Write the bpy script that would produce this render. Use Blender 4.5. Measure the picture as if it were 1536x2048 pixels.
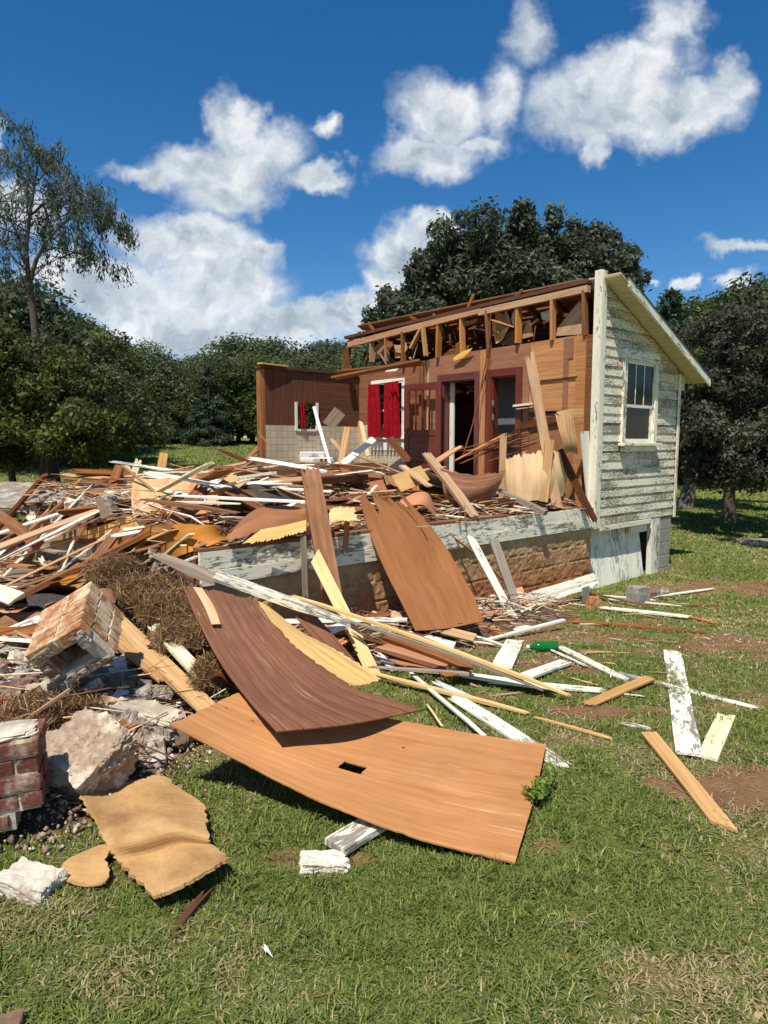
import bpy, math, random
import numpy as np
from mathutils import Vector, Matrix
R = math.radians
for o in list(bpy.data.objects): bpy.data.objects.remove(o)
scene = bpy.context.scene
COL = scene.collection

# ------------------------------------------------------------------ camera
CAMZ = 1.7
F = 1340.0
PITCH = R(5.92)
cam = bpy.data.cameras.new('camera')
cam.sensor_fit = 'VERTICAL'; cam.sensor_height = 36.0; cam.sensor_width = 27.0
cam.lens = F * 36.0 / 2048.0
cam.clip_start = 0.05; cam.clip_end = 2000
camo = bpy.data.objects.new('camera', cam); COL.objects.link(camo)
camo.location = (0, 0, CAMZ); camo.rotation_euler = (math.pi / 2 - PITCH, 0, 0)
scene.camera = camo

# ------------------------------------------------------------------ sun, sky, exposure
SUNV = Vector((-0.204, -0.557, 1.1)).normalized()
EL = math.asin(SUNV.z); AZ = math.atan2(SUNV.x, SUNV.y)
sun = bpy.data.lights.new('sun', 'SUN'); sun.energy = 5.0; sun.angle = R(0.5); sun.color = (1.0, 0.945, 0.86)
suno = bpy.data.objects.new('sun', sun); COL.objects.link(suno)
suno.rotation_euler = SUNV.to_track_quat('Z', 'Y').to_euler(); suno.location = (0, -20, 40)
scene.view_settings.view_transform = 'Standard'
scene.view_settings.look = 'None'
scene.view_settings.exposure = 0.2
scene.view_settings.gamma = 1
scene.view_settings.use_curve_mapping = False
world = bpy.data.worlds.new('World'); scene.world = world; world.use_nodes = True

def pdir(px, py):
    """pixel -> (x/y, z/y) of its viewing direction"""
    cx = (px - 768) / F; cy = (1024 - py) / F
    y = math.cos(PITCH) + cy * math.sin(PITCH)
    z = -math.sin(PITCH) + cy * math.cos(PITCH)
    return cx / y, z / y

def build_sky():
    nt = world.node_tree; nt.nodes.clear(); N = nt.nodes; L = nt.links
    def M(op, a, b=None, c=None, clamp=False):
        n = N.new('ShaderNodeMath'); n.operation = op; n.use_clamp = clamp
        for i, v in enumerate((a, b, c)):
            if v is None: continue
            if isinstance(v, (int, float)): n.inputs[i].default_value = v
            else: L.new(v, n.inputs[i])
        return n.outputs[0]
    def V(op, a, b):
        n = N.new('ShaderNodeVectorMath'); n.operation = op
        for i, v in enumerate((a, b)):
            if v is None: continue
            if isinstance(v, tuple): n.inputs[i].default_value = v
            else: L.new(v, n.inputs[i])
        return n
    out = N.new('ShaderNodeOutputWorld')
    sky = N.new('ShaderNodeTexSky'); sky.sky_type = 'NISHITA'; sky.sun_disc = False
    sky.sun_elevation = EL; sky.sun_rotation = AZ % (2 * math.pi)
    sky.air_density = 1.0; sky.dust_density = 0.45; sky.ozone_density = 4.5; sky.altitude = 300
    hsv = N.new('ShaderNodeHueSaturation'); hsv.inputs['Saturation'].default_value = 1.32
    hsv.inputs['Hue'].default_value = 0.500
    L.new(sky.outputs[0], hsv.inputs['Color'])
    bg = N.new('ShaderNodeBackground'); L.new(hsv.outputs[0], bg.inputs[0]); bg.inputs[1].default_value = 0.102
    tc = N.new('ShaderNodeTexCoord')
    sep = N.new('ShaderNodeSeparateXYZ'); L.new(tc.outputs['Generated'], sep.inputs[0])
    ay = M('MAXIMUM', M('ABSOLUTE', sep.outputs[1]), 0.02)
    X = M('DIVIDE', sep.outputs[0], ay); Z = M('DIVIDE', sep.outputs[2], ay)
    cmb = N.new('ShaderNodeCombineXYZ'); L.new(X, cmb.inputs[0]); L.new(Z, cmb.inputs[1])
    P = cmb.outputs[0]
    # domain warp so the outlines billow
    def noise(vec, scale, detail, rough, out='Fac'):
        n = N.new('ShaderNodeTexNoise'); n.inputs['Scale'].default_value = scale
        n.inputs['Detail'].default_value = detail; n.inputs['Roughness'].default_value = rough
        L.new(vec, n.inputs['Vector']); return n.outputs[out]
    w1 = V('SCALE', V('SUBTRACT', noise(P, 5.0, 5, .62, 'Color'), (.5, .5, .5)).outputs[0], None); w1.inputs['Scale'].default_value = 0.17
    w2 = V('SCALE', V('SUBTRACT', noise(P, 19.0, 5, .6, 'Color'), (.5, .5, .5)).outputs[0], None); w2.inputs['Scale'].default_value = 0.03
    PW = V('ADD', V('ADD', P, w1.outputs[0]).outputs[0], w2.outputs[0]).outputs[0]
    lobes = [  # px, py, rx, ry, density offset
        (478, 235, 48, 62, 0), (415, 330, 125, 52, 0), (445, 392, 82, 50, 0), (500, 320, 80, 70, 0), (300, 345, 80, 30, .25), (630, 355, 80, 26, .2), (640, 280, 40, 30, .45),
        (370, 500, 125, 55, 0), (230, 590, 130, 60, 0), (420, 590, 140, 75, 0), (110, 560, 110, 50, .1), (500, 520, 60, 34, .05), (340, 660, 200, 40, 0), (560, 665, 120, 40, .05), (680, 640, 90, 28, .15), (60, 430, 150, 90, .35),
        (810, 505, 72, 62, 0), (870, 440, 40, 30, 0), (775, 590, 55, 60, .05), (740, 640, 60, 40, .15),
        (880, 220, 95, 75, .12), (850, 310, 95, 48, .08), (960, 290, 90, 34, .3), (1000, 200, 70, 120, .38), (1060, 60, 90, 90, .45),
        (1200, 190, 140, 70, .02), (1340, 215, 120, 60, 0), (1270, 120, 120, 60, .05), (1350, 50, 75, 65, .22), (1440, 170, 60, 50, .1), (1195, 290, 40, 40, .28),
        (1375, 560, 36, 18, .15), (1500, 500, 90, 22, .5), (1470, 575, 50, 30, .35), (1290, 545, 30, 8, .4), (2, 265, 16, 60, .3),
        (-500, 400, 260, 120, .1), (2100, 300, 300, 120, .1), (-300, 100, 200, 60, .3), (1900, 620, 240, 60, .2)]
    dist = None
    for (px, py, rx, ry, off) in lobes:
        cx, cz = pdir(px, py); ex, ez = pdir(px + rx, py - ry)
        a = V('SUBTRACT', PW, (cx, cz, 0)).outputs[0]
        b = V('MULTIPLY', a, (.92 / (ex - cx), .92 / (ez - cz), 0)).outputs[0]
        d = M('ADD', V('LENGTH', b, None).outputs[1], off)
        if dist is None: dist = d
        else:
            n = N.new('ShaderNodeMath'); n.operation = 'SMOOTH_MIN'; L.new(dist, n.inputs[0]); L.new(d, n.inputs[1]); n.inputs[2].default_value = .28; dist = n.outputs[0]
    fb = noise(P, 8.0, 14, .64)
    d2 = M('ADD', dist, M('MULTIPLY', M('SUBTRACT', fb, .5), 1.15))
    mr = N.new('ShaderNodeMapRange'); mr.interpolation_type = 'SMOOTHSTEP'
    L.new(d2, mr.inputs[0]); mr.inputs[1].default_value = 1.33; mr.inputs[2].default_value = 0.52; mr.inputs[3].default_value = 0; mr.inputs[4].default_value = 1
    up = M('GREATER_THAN', sep.outputs[2], 0.0)
    mask = M('MULTIPLY', M('MULTIPLY', mr.outputs[0], up), 0.97)
    # relief: density sampled towards the sun against density here
    off = V('ADD', PW, (-.012, .03, 0)).outputs[0]
    n1 = noise(PW, 9.0, 6, .55); n2 = noise(off, 9.0, 6, .55)
    rel = M('MULTIPLY', M('SUBTRACT', n1, n2), 1.9)
    core = M('MULTIPLY', M('SUBTRACT', .70, d2, clamp=True), .38)
    br = M('ADD', M('SUBTRACT', .80, core), rel)
    mr2 = N.new('ShaderNodeMapRange'); L.new(br, mr2.inputs[0]); mr2.inputs[1].default_value = .35; mr2.inputs[2].default_value = 1.0; mr2.inputs[3].default_value = 0; mr2.inputs[4].default_value = 1
    ramp = N.new('ShaderNodeValToRGB'); L.new(mr2.outputs[0], ramp.inputs[0])
    e = ramp.color_ramp.elements
    e[0].position = 0; e[0].color = (.34, .42, .50, 1); e[1].position = 1; e[1].color = (.93, .95, .96, 1)
    m = e.new(.5); m.color = (.60, .67, .73, 1)
    bgc = N.new('ShaderNodeBackground'); L.new(ramp.outputs[0], bgc.inputs[0]); bgc.inputs[1].default_value = 0.88
    mix = N.new('ShaderNodeMixShader'); L.new(mask, mix.inputs[0]); L.new(bg.outputs[0], mix.inputs[1]); L.new(bgc.outputs[0], mix.inputs[2])
    L.new(mix.outputs[0], out.inputs[0])
build_sky()
scene.render.engine = 'CYCLES'

# ------------------------------------------------------------------ terrain height, pixel -> world helpers
def sst(a, b, x):
    t = min(1.0, max(0.0, (x - a) / (b - a))); return t * t * (3 - 2 * t)
def vn(x, y, seed=0):
    """value noise 0..1, numpy arrays or floats"""
    x = np.asarray(x, dtype=float); y = np.asarray(y, dtype=float)
    xi = np.floor(x); yi = np.floor(y); fx = x - xi; fy = y - yi
    fx = fx * fx * (3 - 2 * fx); fy = fy * fy * (3 - 2 * fy)
    def h(a, b):
        s = np.sin(a * 127.1 + b * 311.7 + seed * 74.7) * 43758.5453
        return s - np.floor(s)
    return (h(xi, yi) * (1 - fx) + h(xi + 1, yi) * fx) * (1 - fy) + (h(xi, yi + 1) * (1 - fx) + h(xi + 1, yi + 1) * fx) * fy
def sstv(a, b, x):
    t = np.clip((x - a) / (b - a), 0, 1); return t * t * (3 - 2 * t)
def ground_z(x, y):
    x = np.asarray(x, dtype=float); y = np.asarray(y, dtype=float)
    k = 0.050 + (0.006 - 0.050) * sstv(-4, 9, x * 12 / np.maximum(y, 12))
    far = np.clip(y - 10, 0, 50)
    return -0.3 * sstv(3.5, 9, y) + far * k + (vn(x * .35, y * .35, 3) - .5) * .06 + (vn(x * 1.3, y * 1.3, 5) - .5) * .025
YAW = math.atan((2310 - 768) / F * math.cos(PITCH))
U = Vector((math.sin(YAW), math.cos(YAW), 0)); Mv = Vector((-U.y, U.x, 0))
HROT = math.atan2(U.y, U.x)
def ray(px, py):
    a, b = pdir(px, py); return Vector((a, 1.0, b))
def W(px, py, d):
    return Vector((0, 0, CAMZ)) + ray(px, py) * d
C0 = W(1187, 1049, 9.0); C0.z = 0
def to_local(p): q = p - C0; return Vector((q.dot(U), q.dot(Mv), p.z))
def to_world(s, v, z): return C0 + U * s + Mv * v + Vector((0, 0, z))
def Lv(px, py, v=0.0):
    """pixel on the plane v = const of the house frame -> local (s, v, z)"""
    r = ray(px, py); o = Vector((0, 0, CAMZ)); t = (v - (o - C0).dot(Mv)) / r.dot(Mv)
    return to_local(o + r * t)
def Ls(px, py, s=0.0):
    r = ray(px, py); o = Vector((0, 0, CAMZ)); t = (s - (o - C0).dot(U)) / r.dot(U)
    return to_local(o + r * t)
FLOOR = 0.80
SL = Lv(397, 1140).x            # left end of the front foundation
VK = Ls(715, 850).y             # depth of the kitchen end wall
def heap_z(x, y):
    """height of the debris surface (numpy)"""
    x = np.asarray(x, dtype=float); y = np.asarray(y, dtype=float)
    g = ground_z(x, y)
    qx = x - C0.x; qy = y - C0.y
    s = qx * U.x + qy * U.y; v = qx * Mv.x + qy * Mv.y
    lump = (vn(x * 2.2, y * 2.2, 11) - .5) * .16 + (vn(x * 6, y * 6, 12) - .5) * .06
    # on the deck
    hd = .80 + .04 + .22 * sstv(0.0, 2.6, v) * (1 - .35 * sstv(-1.6, -.2, s)) + lump * sstv(0, .8, v)
    ind = (s > SL) & (s < 0.0) & (v > -0.02) & (v < VK)
    # ground heap, left of and around the deck
    bx = sstv(-0.95, -1.65, x + (vn(y * 1.1, y * .3, 21) - .5) * .3)
    prof = np.interp(y, [2.5, 2.9, 3.3, 4.2, 6.0, 8.5, 12.0, 14.5], [0, .07, .15, .30, .40, .36, .12, .0])
    wd = sstv(-.3, .25, -s + SL) + sstv(0, .4, v) ; wd = np.clip(wd, 0, 1)
    hg = g + (prof - g * 0.0) * bx * sstv(2.45, 2.9, y + .35 * (x + 1.2) * (x > -1.2)) + lump * bx * sstv(2.6, 3.2, y) * .8
    hg = np.where((bx > 0) & (y < 14.4) & (y > 2.5), np.maximum(hg, g), g)
    # strip of scraps in front of the foundation
    st = np.exp(-((v + .45) / .42) ** 2) * sstv(SL - .3, SL + .5, s) * sstv(-1.2, -2.2, s) * .20
    hg = np.maximum(hg, g + st * (1 + lump))
    return np.where(ind, hd, np.where((s > 0) & (v > 0) & (v < VK), g, hg))
def S(px, py, dh=0.0, fn=heap_z):
    r = ray(px, py); ys = np.concatenate([np.arange(1.5, 20, .01), np.arange(20, 90, .1)])
    X = r.x * ys; Zr = CAMZ + r.z * ys
    below = Zr < fn(X, ys) + dh
    i = int(np.argmax(below)) if below.any() else len(ys) - 1
    return Vector((X[i], ys[i], Zr[i]))
def G(px, py, dh=0.0): return S(px, py, dh, ground_z)
def HZ(x, y): return float(heap_z(x, y))
def GZ(x, y): return float(ground_z(x, y))

# ------------------------------------------------------------------ object helpers
def link(o, parent=None):
    COL.objects.link(o)
    if parent is not None: o.parent = parent
    return o
def tag(o, label=None, cat=None, group=None, kind=None):
    if label: o['label'] = label
    if cat: o['category'] = cat
    if group: o['group'] = group
    if kind: o['kind'] = kind
    return o
def empty(name, loc=(0, 0, 0), rz=0.0):
    o = bpy.data.objects.new(name, None); o.location = loc; o.rotation_euler = (0, 0, rz); o.empty_display_size = .1
    return link(o)
def fast_mesh(name, verts, faces, uvs=None, tone=None, smooth=False):
    """verts (n,3), faces (m,k) of equal size k"""
    me = bpy.data.meshes.new(name); verts = np.asarray(verts, dtype=np.float32); faces = np.asarray(faces, dtype=np.int32)
    m, k = faces.shape
    me.vertices.add(len(verts)); me.vertices.foreach_set('co', verts.ravel())
    me.loops.add(m * k); me.loops.foreach_set('vertex_index', faces.ravel())
    me.polygons.add(m); me.polygons.foreach_set('loop_start', np.arange(0, m * k, k, dtype=np.int32))
    me.polygons.foreach_set('loop_total', np.full(m, k, dtype=np.int32))
    if smooth: me.polygons.foreach_set('use_smooth', np.ones(m, dtype=bool))
    me.update(calc_edges=True)
    if uvs is not None:
        l = me.uv_layers.new(name='UVMap'); l.data.foreach_set('uv', np.asarray(uvs, dtype=np.float32).ravel())
    if tone is not None:
        a = me.attributes.new('tone', 'FLOAT', 'FACE'); a.data.foreach_set('value', np.asarray(tone, dtype=np.float32))
    return me
class MB:
    """collects boxes, beams and polygons into one mesh with metre UVs"""
    def __init__(self, seed=0): self.v = []; self.f = []; self.uv = []; self.mi = []; self.rng = random.Random(seed); self.cur = 0
    def face(self, idx, uvs): self.f.append(idx); self.uv.append(uvs); self.mi.append(self.cur)
    def hexa(self, P, dims, off=None):
        """P: 8 corners, order x0y0z0 x1y0z0 x1y1z0 x0y1z0 + same at z1"""
        b = len(self.v); self.v += [tuple(p) for p in P]
        if off is None: off = (self.rng.uniform(0, 50), self.rng.uniform(0, 50))
        la = max(range(3), key=lambda i: dims[i])
        C = [(0, 0, 0), (1, 0, 0), (1, 1, 0), (0, 1, 0), (0, 0, 1), (1, 0, 1), (1, 1, 1), (0, 1, 1)]
        for q, ax in (((0, 3, 2, 1), 2), ((4, 5, 6, 7), 2), ((0, 1, 5, 4), 1), ((2, 3, 7, 6), 1), ((1, 2, 6, 5), 0), ((3, 0, 4, 7), 0)):
            o = [i for i in range(3) if i != ax]
            if la in o: ua = la; va = [i for i in o if i != la][0]
            else: ua, va = o
            k = .37 * ax
            self.face([b + i for i in q], [(C[i][ua] * dims[ua] + off[0], C[i][va] * dims[va] + off[1] + k) for i in q])
    def box(self, a, b):
        x0, x1 = sorted((a[0], b[0])); y0, y1 = sorted((a[1], b[1])); z0, z1 = sorted((a[2], b[2]))
        P = [(x0, y0, z0), (x1, y0, z0), (x1, y1, z0), (x0, y1, z0), (x0, y0, z1), (x1, y0, z1), (x1, y1, z1), (x0, y1, z1)]
        self.hexa(P, (x1 - x0, y1 - y0, z1 - z0))
    def beam(self, A, B, w, t, up=(0, 0, 1), roll=0.0, taper=1.0):
        A = Vector(A); B = Vector(B); x, y, z = basis(A, B, up, roll); l = (B - A).length
        P = []
        for sz in (-1, 1):
            for (e, sy) in ((0, -1), (1, -1), (1, 1), (0, 1)):
                k = taper if e else 1.0
                P.append((A if e == 0 else B) + y * (sy * w / 2 * k) + z * (sz * t / 2 * k))
        self.hexa(P, (l, w, t))
    def prism(self, pts, dirv):
        """closed polygon pts (3d, planar) extruded by dirv"""
        b = len(self.v); n = len(pts); d = Vector(dirv); pts = [Vector(p) for p in pts]
        self.v += [tuple(p) for p in pts] + [tuple(p + d) for p in pts]
        e1 = (pts[1] - pts[0]).normalized(); nn = d.normalized(); e2 = nn.cross(e1)
        off = (self.rng.uniform(0, 50), self.rng.uniform(0, 50))
        uv = [((p - pts[0]).dot(e1) + off[0], (p - pts[0]).dot(e2) + off[1]) for p in pts]
        self.face([b + i for i in reversed(range(n))], [uv[i] for i in reversed(range(n))])
        self.face([b + n + i for i in range(n)], uv)
        for i in range(n):
            j = (i + 1) % n; l = (pts[j] - pts[i]).length
            self.face([b + i, b + j, b + n + j, b + n + i], [(0, 0), (l, 0), (l, d.length), (0, d.length)])
    def build(self, name, mat, parent=None, smooth=False, bevel=0.0):
        me = bpy.data.meshes.new(name); me.from_pydata(self.v, [], self.f)
        l = me.uv_layers.new(name='UVMap'); l.data.foreach_set('uv', [c for f in self.uv for p in f for c in p])
        for m in (mat if isinstance(mat, (list, tuple)) else [mat]): me.materials.append(m)
        me.polygons.foreach_set('material_index', self.mi)
        me.polygons.foreach_set('use_smooth', [smooth] * len(self.f)); me.update()
        o = link(bpy.data.objects.new(name, me), parent)
        if bevel:
            b = o.modifiers.new('bevel', 'BEVEL'); b.width = bevel; b.segments = 1; b.limit_method = 'ANGLE'
        return o
def basis(A, B, up=(0, 0, 1), roll=0.0):
    x = (B - A).normalized(); up = Vector(up)
    if abs(x.dot(up)) > .93: up = Vector((0.15, -1, 0.1)).normalized()
    y = up.cross(x).normalized(); z = x.cross(y)
    if roll:
        c, s_ = math.cos(R(roll)), math.sin(R(roll)); y, z = y * c + z * s_, z * c - y * s_
    return x, y, z

# ------------------------------------------------------------------ materials
def newmat(name):
    m = bpy.data.materials.new(name); m.use_nodes = True; nt = m.node_tree
    b = nt.nodes['Principled BSDF']; return m, nt, b
class NT:
    def __init__(s, nt): s.nt = nt; s.N = nt.nodes; s.L = nt.links
    def node(s, t, **kw):
        n = s.N.new(t)
        for k, v in kw.items(): setattr(n, k, v)
        return n
    def put(s, inp, v):
        if isinstance(v, bpy.types.NodeSocket): s.L.new(v, inp)
        else: inp.default_value = v
    def tex(s, kind='UV'): return s.node('ShaderNodeTexCoord').outputs[kind]
    def mapv(s, vec, scale, loc=(0, 0, 0)):
        m = s.node('ShaderNodeMapping'); s.L.new(vec, m.inputs[0]); m.inputs['Scale'].default_value = scale; m.inputs['Location'].default_value = loc
        return m.outputs[0]
    def noise(s, vec, scale=1, detail=4, rough=.55, dist=0.0, out='Fac'):
        n = s.node('ShaderNodeTexNoise'); s.L.new(vec, n.inputs['Vector'])
        n.inputs['Scale'].default_value = scale; n.inputs['Detail'].default_value = detail; n.inputs['Roughness'].default_value = rough; n.inputs['Distortion'].default_value = dist
        return n.outputs[out]
    def ramp(s, fac, stops, interp='LINEAR'):
        r = s.node('ShaderNodeValToRGB'); s.L.new(fac, r.inputs[0]); e = r.color_ramp.elements; r.color_ramp.interpolation = interp
        e[0].position, e[0].color = stops[0][0], (*stops[0][1], 1); e[1].position, e[1].color = stops[-1][0], (*stops[-1][1], 1)
        for p, c in stops[1:-1]: q = e.new(p); q.color = (*c, 1)
        return r.outputs[0]
    def rng(s, v, a, b, c=0.0, d=1.0, smooth=False):
        m = s.node('ShaderNodeMapRange'); s.put(m.inputs[0], v)
        for i, x in enumerate((a, b, c, d)): s.put(m.inputs[i + 1], x)
        if smooth: m.interpolation_type = 'SMOOTHSTEP'
        return m.outputs[0]
    def math(s, op, a, b=0.0, clamp=False):
        m = s.node('ShaderNodeMath', operation=op, use_clamp=clamp); s.put(m.inputs[0], a); s.put(m.inputs[1], b); return m.outputs[0]
    def mix(s, f, a, b, blend='MIX'):
        m = s.node('ShaderNodeMix', data_type='RGBA', blend_type=blend); s.put(m.inputs[0], f)
        s.put(m.inputs[6], (*a, 1) if isinstance(a, tuple) else a); s.put(m.inputs[7], (*b, 1) if isinstance(b, tuple) else b)
        return m.outputs[2]
    def bump(s, h, strength=.4, dist=.004, bsdf=None):
        b = s.node('ShaderNodeBump'); b.inputs['Strength'].default_value = strength; b.inputs['Distance'].default_value = dist
        s.L.new(h, b.inputs['Height']); s.L.new(b.outputs[0], bsdf.inputs['Normal'])
    def objrand(s): return s.node('ShaderNodeObjectInfo').outputs['Random']
def shade_var(t, col, amt=.25, sat=.12):
    """per-object value and saturation variation"""
    h = t.node('ShaderNodeHueSaturation'); t.L.new(col, h.inputs['Color'])
    r = t.objrand()
    t.L.new(t.rng(r, 0, 1, 1 - amt, 1 + amt), h.inputs['Value'])
    r2 = t.math('FRACT', t.math('MULTIPLY', r, 17.31))
    t.L.new(t.rng(r2, 0, 1, 1 - sat, 1 + sat), h.inputs['Saturation'])
    t.L.new(t.rng(t.math('FRACT', t.math('MULTIPLY', r, 7.77)), 0, 1, .497, .502), h.inputs['Hue'])
    return h.outputs[0]
def wood(name, dark, mid, light, grain=34, streak=.9, rough=.75, blotch=.5, var=.2, spec=.12, nails=True, score=0, scratch=0):
    m, nt, b = newmat(name); t = NT(nt); uv = t.tex()
    wv = t.mapv(uv, (1.0, 1.0, 1)); wob = t.noise(wv, 1.6, 3, .5, 0, 'Color')
    ad = t.node('ShaderNodeVectorMath', operation='MULTIPLY_ADD'); t.L.new(wob, ad.inputs[0]); ad.inputs[1].default_value = (0, .05, 0); t.L.new(uv, ad.inputs[2])
    g = t.noise(t.mapv(ad.outputs[0], (1.3, grain, 1)), 1, 5, .6)
    g2 = t.noise(t.mapv(ad.outputs[0], (4.0, grain * 4.0, 1)), 1, 3, .6)
    bl = t.noise(t.mapv(uv, (1.2, 5, 1)), 1, 4, .6)
    f = t.math('ADD', t.math('MULTIPLY', g, .6), t.math('ADD', t.math('MULTIPLY', g2, .25), t.math('MULTIPLY', bl, .15 * blotch * 2)))
    c = t.ramp(f, [(.30, dark), (.50, mid), (.70, light)])
    dirt = t.rng(t.noise(t.mapv(uv, (2.5, 6, 1), (7, 3, 0)), 1, 6, .65), .52, .78, 0, .55 * blotch)
    c = t.mix(dirt, c, tuple(x * .38 for x in mid))
    if nails:
        vo = t.node('ShaderNodeTexVoronoi'); t.L.new(t.mapv(uv, (5.5, 9, 1)), vo.inputs['Vector']); vo.inputs['Scale'].default_value = 1
        c = t.mix(t.rng(vo.outputs['Distance'], .055, .03), c, tuple(x * .22 for x in dark))
    if scratch:
        sn = t.noise(t.mapv(ad.outputs[0], (1.6, 95, 1), (3, 5, 0)), 1, 2, .5); sm = t.noise(t.mapv(uv, (2.3, 3.1, 1), (9, 2, 0)), 1, 4, .6)
        c = t.mix(t.math('MULTIPLY', t.rng(sn, .61, .66), t.math('MULTIPLY', t.rng(sm, .50, .60), scratch)), c, (.62, .40, .20))
        bs = t.rng(t.noise(t.mapv(uv, (.8, 1.1, 1), (4, 4, 0)), 1, 5, .6), .35, .7, -.16, .16)
        hv = t.node('ShaderNodeHueSaturation'); t.L.new(c, hv.inputs['Color']); t.L.new(t.math('ADD', bs, 1), hv.inputs['Value']); c = hv.outputs[0]
    if score:
        sp = t.node('ShaderNodeSeparateXYZ'); t.L.new(uv, sp.inputs[0]); fr = t.math('FRACT', t.math('DIVIDE', sp.outputs[1], score))
        c = t.mix(t.math('MULTIPLY', t.math('LESS_THAN', fr, .05), .85), c, tuple(x * .3 for x in dark))
    c = shade_var(t, c, var)
    t.L.new(c, b.inputs['Base Color']); b.inputs['Roughness'].default_value = rough; b.inputs['Specular IOR Level'].default_value = spec
    t.bump(f, .55, .004, b)
    return m
def painted(name, paint, under=(.27, .235, .19), amount=.5, sx=5, sy=34, rough=.6, var=.06, dirt=.35, clay=0.0):
    m, nt, b = newmat(name); t = NT(nt); uv = t.tex()
    n = t.noise(t.mapv(uv, (sx, sy, 1)), 1, 6, .68, .3)
    big = t.noise(t.mapv(uv, (1.1, 3, 1), (3, 9, 0)), 1, 3, .5)
    v = t.math('ADD', n, t.math('MULTIPLY', t.math('SUBTRACT', big, .5), .7))
    r = t.math('MULTIPLY', t.math('SUBTRACT', t.objrand(), .5), .10)
    th = .5 + (amount - .5) * .5
    mk = t.rng(t.math('ADD', v, r), 1 - th + .035, 1 - th - .035, 1, 0)   # 1 = bare
    g = t.noise(t.mapv(uv, (2, 60, 1)), 1, 4, .6)
    und = t.mix(g, tuple(x * .45 for x in under), tuple(min(1, x * 1.55) for x in under))
    dd = t.rng(t.noise(t.mapv(uv, (1.5, 7, 1), (1, 5, 0)), 1, 5, .6), .45, .8, 0, dirt)
    pc = t.mix(dd, paint, (paint[0] * .55, paint[1] * .5, paint[2] * .36))
    c = t.mix(mk, pc, und)
    if clay:
        z = t.node('ShaderNodeSeparateXYZ'); t.L.new(t.tex('Object'), z.inputs[0])
    c = shade_var(t, c, var, .1)
    t.L.new(c, b.inputs['Base Color']); b.inputs['Roughness'].default_value = rough; b.inputs['Specular IOR Level'].default_value = .3
    hb = t.math('SUBTRACT', t.math('MULTIPLY', g, .35), mk)
    t.bump(hb, .5, .003, b)
    return m
def plain(name, col, rough=.6, nscale=8, namt=.2, bump=.2, metal=0, coord='Object', spec=.4, bd=.004, col2=None, det=5):
    m, nt, b = newmat(name); t = NT(nt); v = t.tex(coord)
    n = t.noise(v, nscale, det, .6)
    lo = tuple(x * (1 - namt) for x in col); hi = tuple(min(1, x * (1 + namt)) for x in col) if col2 is None else col2
    c = t.ramp(n, [(.32, lo), (.68, hi)])
    t.L.new(c, b.inputs['Base Color']); b.inputs['Roughness'].default_value = rough; b.inputs['Metallic'].default_value = metal
    b.inputs['Specular IOR Level'].default_value = spec
    if bump: t.bump(n, bump, bd, b)
    return m

MT = {}
MT['bare'] = wood('bare_wood', (.25, .13, .06), (.44, .26, .13), (.60, .40, .22))
MT['yellow'] = wood('fresh_yellow_wood', (.46, .25, .07), (.74, .47, .17), (.84, .61, .28), blotch=.25)
MT['orange'] = wood('orange_wood', (.28, .11, .04), (.48, .22, .085), (.62, .33, .14), blotch=.35)
MT['old'] = wood('old_brown_wood', (.085, .032, .012), (.21, .085, .034), (.36, .165, .07), blotch=.7)
MT['dark'] = wood('dark_stained_wood', (.045, .018, .010), (.11, .042, .022), (.18, .075, .04), blotch=.6)
MT['grey'] = wood('weathered_grey_wood', (.13, .10, .07), (.27, .21, .155), (.42, .35, .27), blotch=.6)
MT['honey'] = wood('honey_wood', (.38, .19, .06), (.56, .32, .11), (.70, .46, .19), blotch=.4)
MT['salmon'] = wood('salmon_veneer', (.34, .13, .055), (.50, .22, .10), (.64, .33, .17), blotch=.3)
MT['hard'] = wood('brown_hardboard', (.23, .09, .035), (.315, .135, .055), (.40, .19, .082), grain=9, blotch=.35, rough=.55, var=.06, nails=False)
MT['darkpanel'] = wood('dark_brown_panel', (.155, .052, .016), (.225, .080, .027), (.30, .118, .046), grain=14, blotch=.4, rough=.5, var=.05, spec=.2, score=.115, scratch=.9, nails=False)
MT['ply'] = wood('orange_plywood', (.36, .135, .030), (.48, .195, .045), (.61, .275, .078), grain=36, blotch=.5, rough=.6, var=.04, nails=True, scratch=.7)
MT['lightply'] = wood('light_plywood', (.40, .23, .10), (.58, .37, .18), (.68, .47, .25), grain=12, blotch=.4, nails=False)
MT['white'] = painted('white_paint_wood', (.82, .78, .62), amount=.30, sx=7, sy=40, dirt=.4)
MT['whiteclean'] = painted('clean_white_paint', (.84, .81, .68), amount=.10, dirt=.2)
MT['whitepeel'] = painted('peeling_white_paint', (.84, .80, .62), amount=.34, sx=8, sy=30)
MT['siding'] = painted('peeling_siding_paint', (.76, .70, .53), under=(.25, .215, .16), amount=.40, sx=15, sy=62, dirt=.4)
MT['cream'] = painted('cream_paint_wood', (.80, .74, .46), under=(.62, .45, .2), amount=.26, dirt=.2)
MT['soffit'] = painted('yellowed_soffit_paint', (.62, .55, .36), under=(.4, .33, .2), amount=.12, dirt=.3)
MT['rust'] = wood('rusty_brown_timber', (.11, .042, .018), (.27, .115, .05), (.42, .21, .105), grain=14, blotch=.9, var=.05)
MT['reddoor'] = wood('mahogany_door', (.085, .018, .011), (.16, .034, .020), (.24, .060, .036), grain=18, blotch=.3, rough=.32, var=.05, spec=.5, nails=False)
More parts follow.
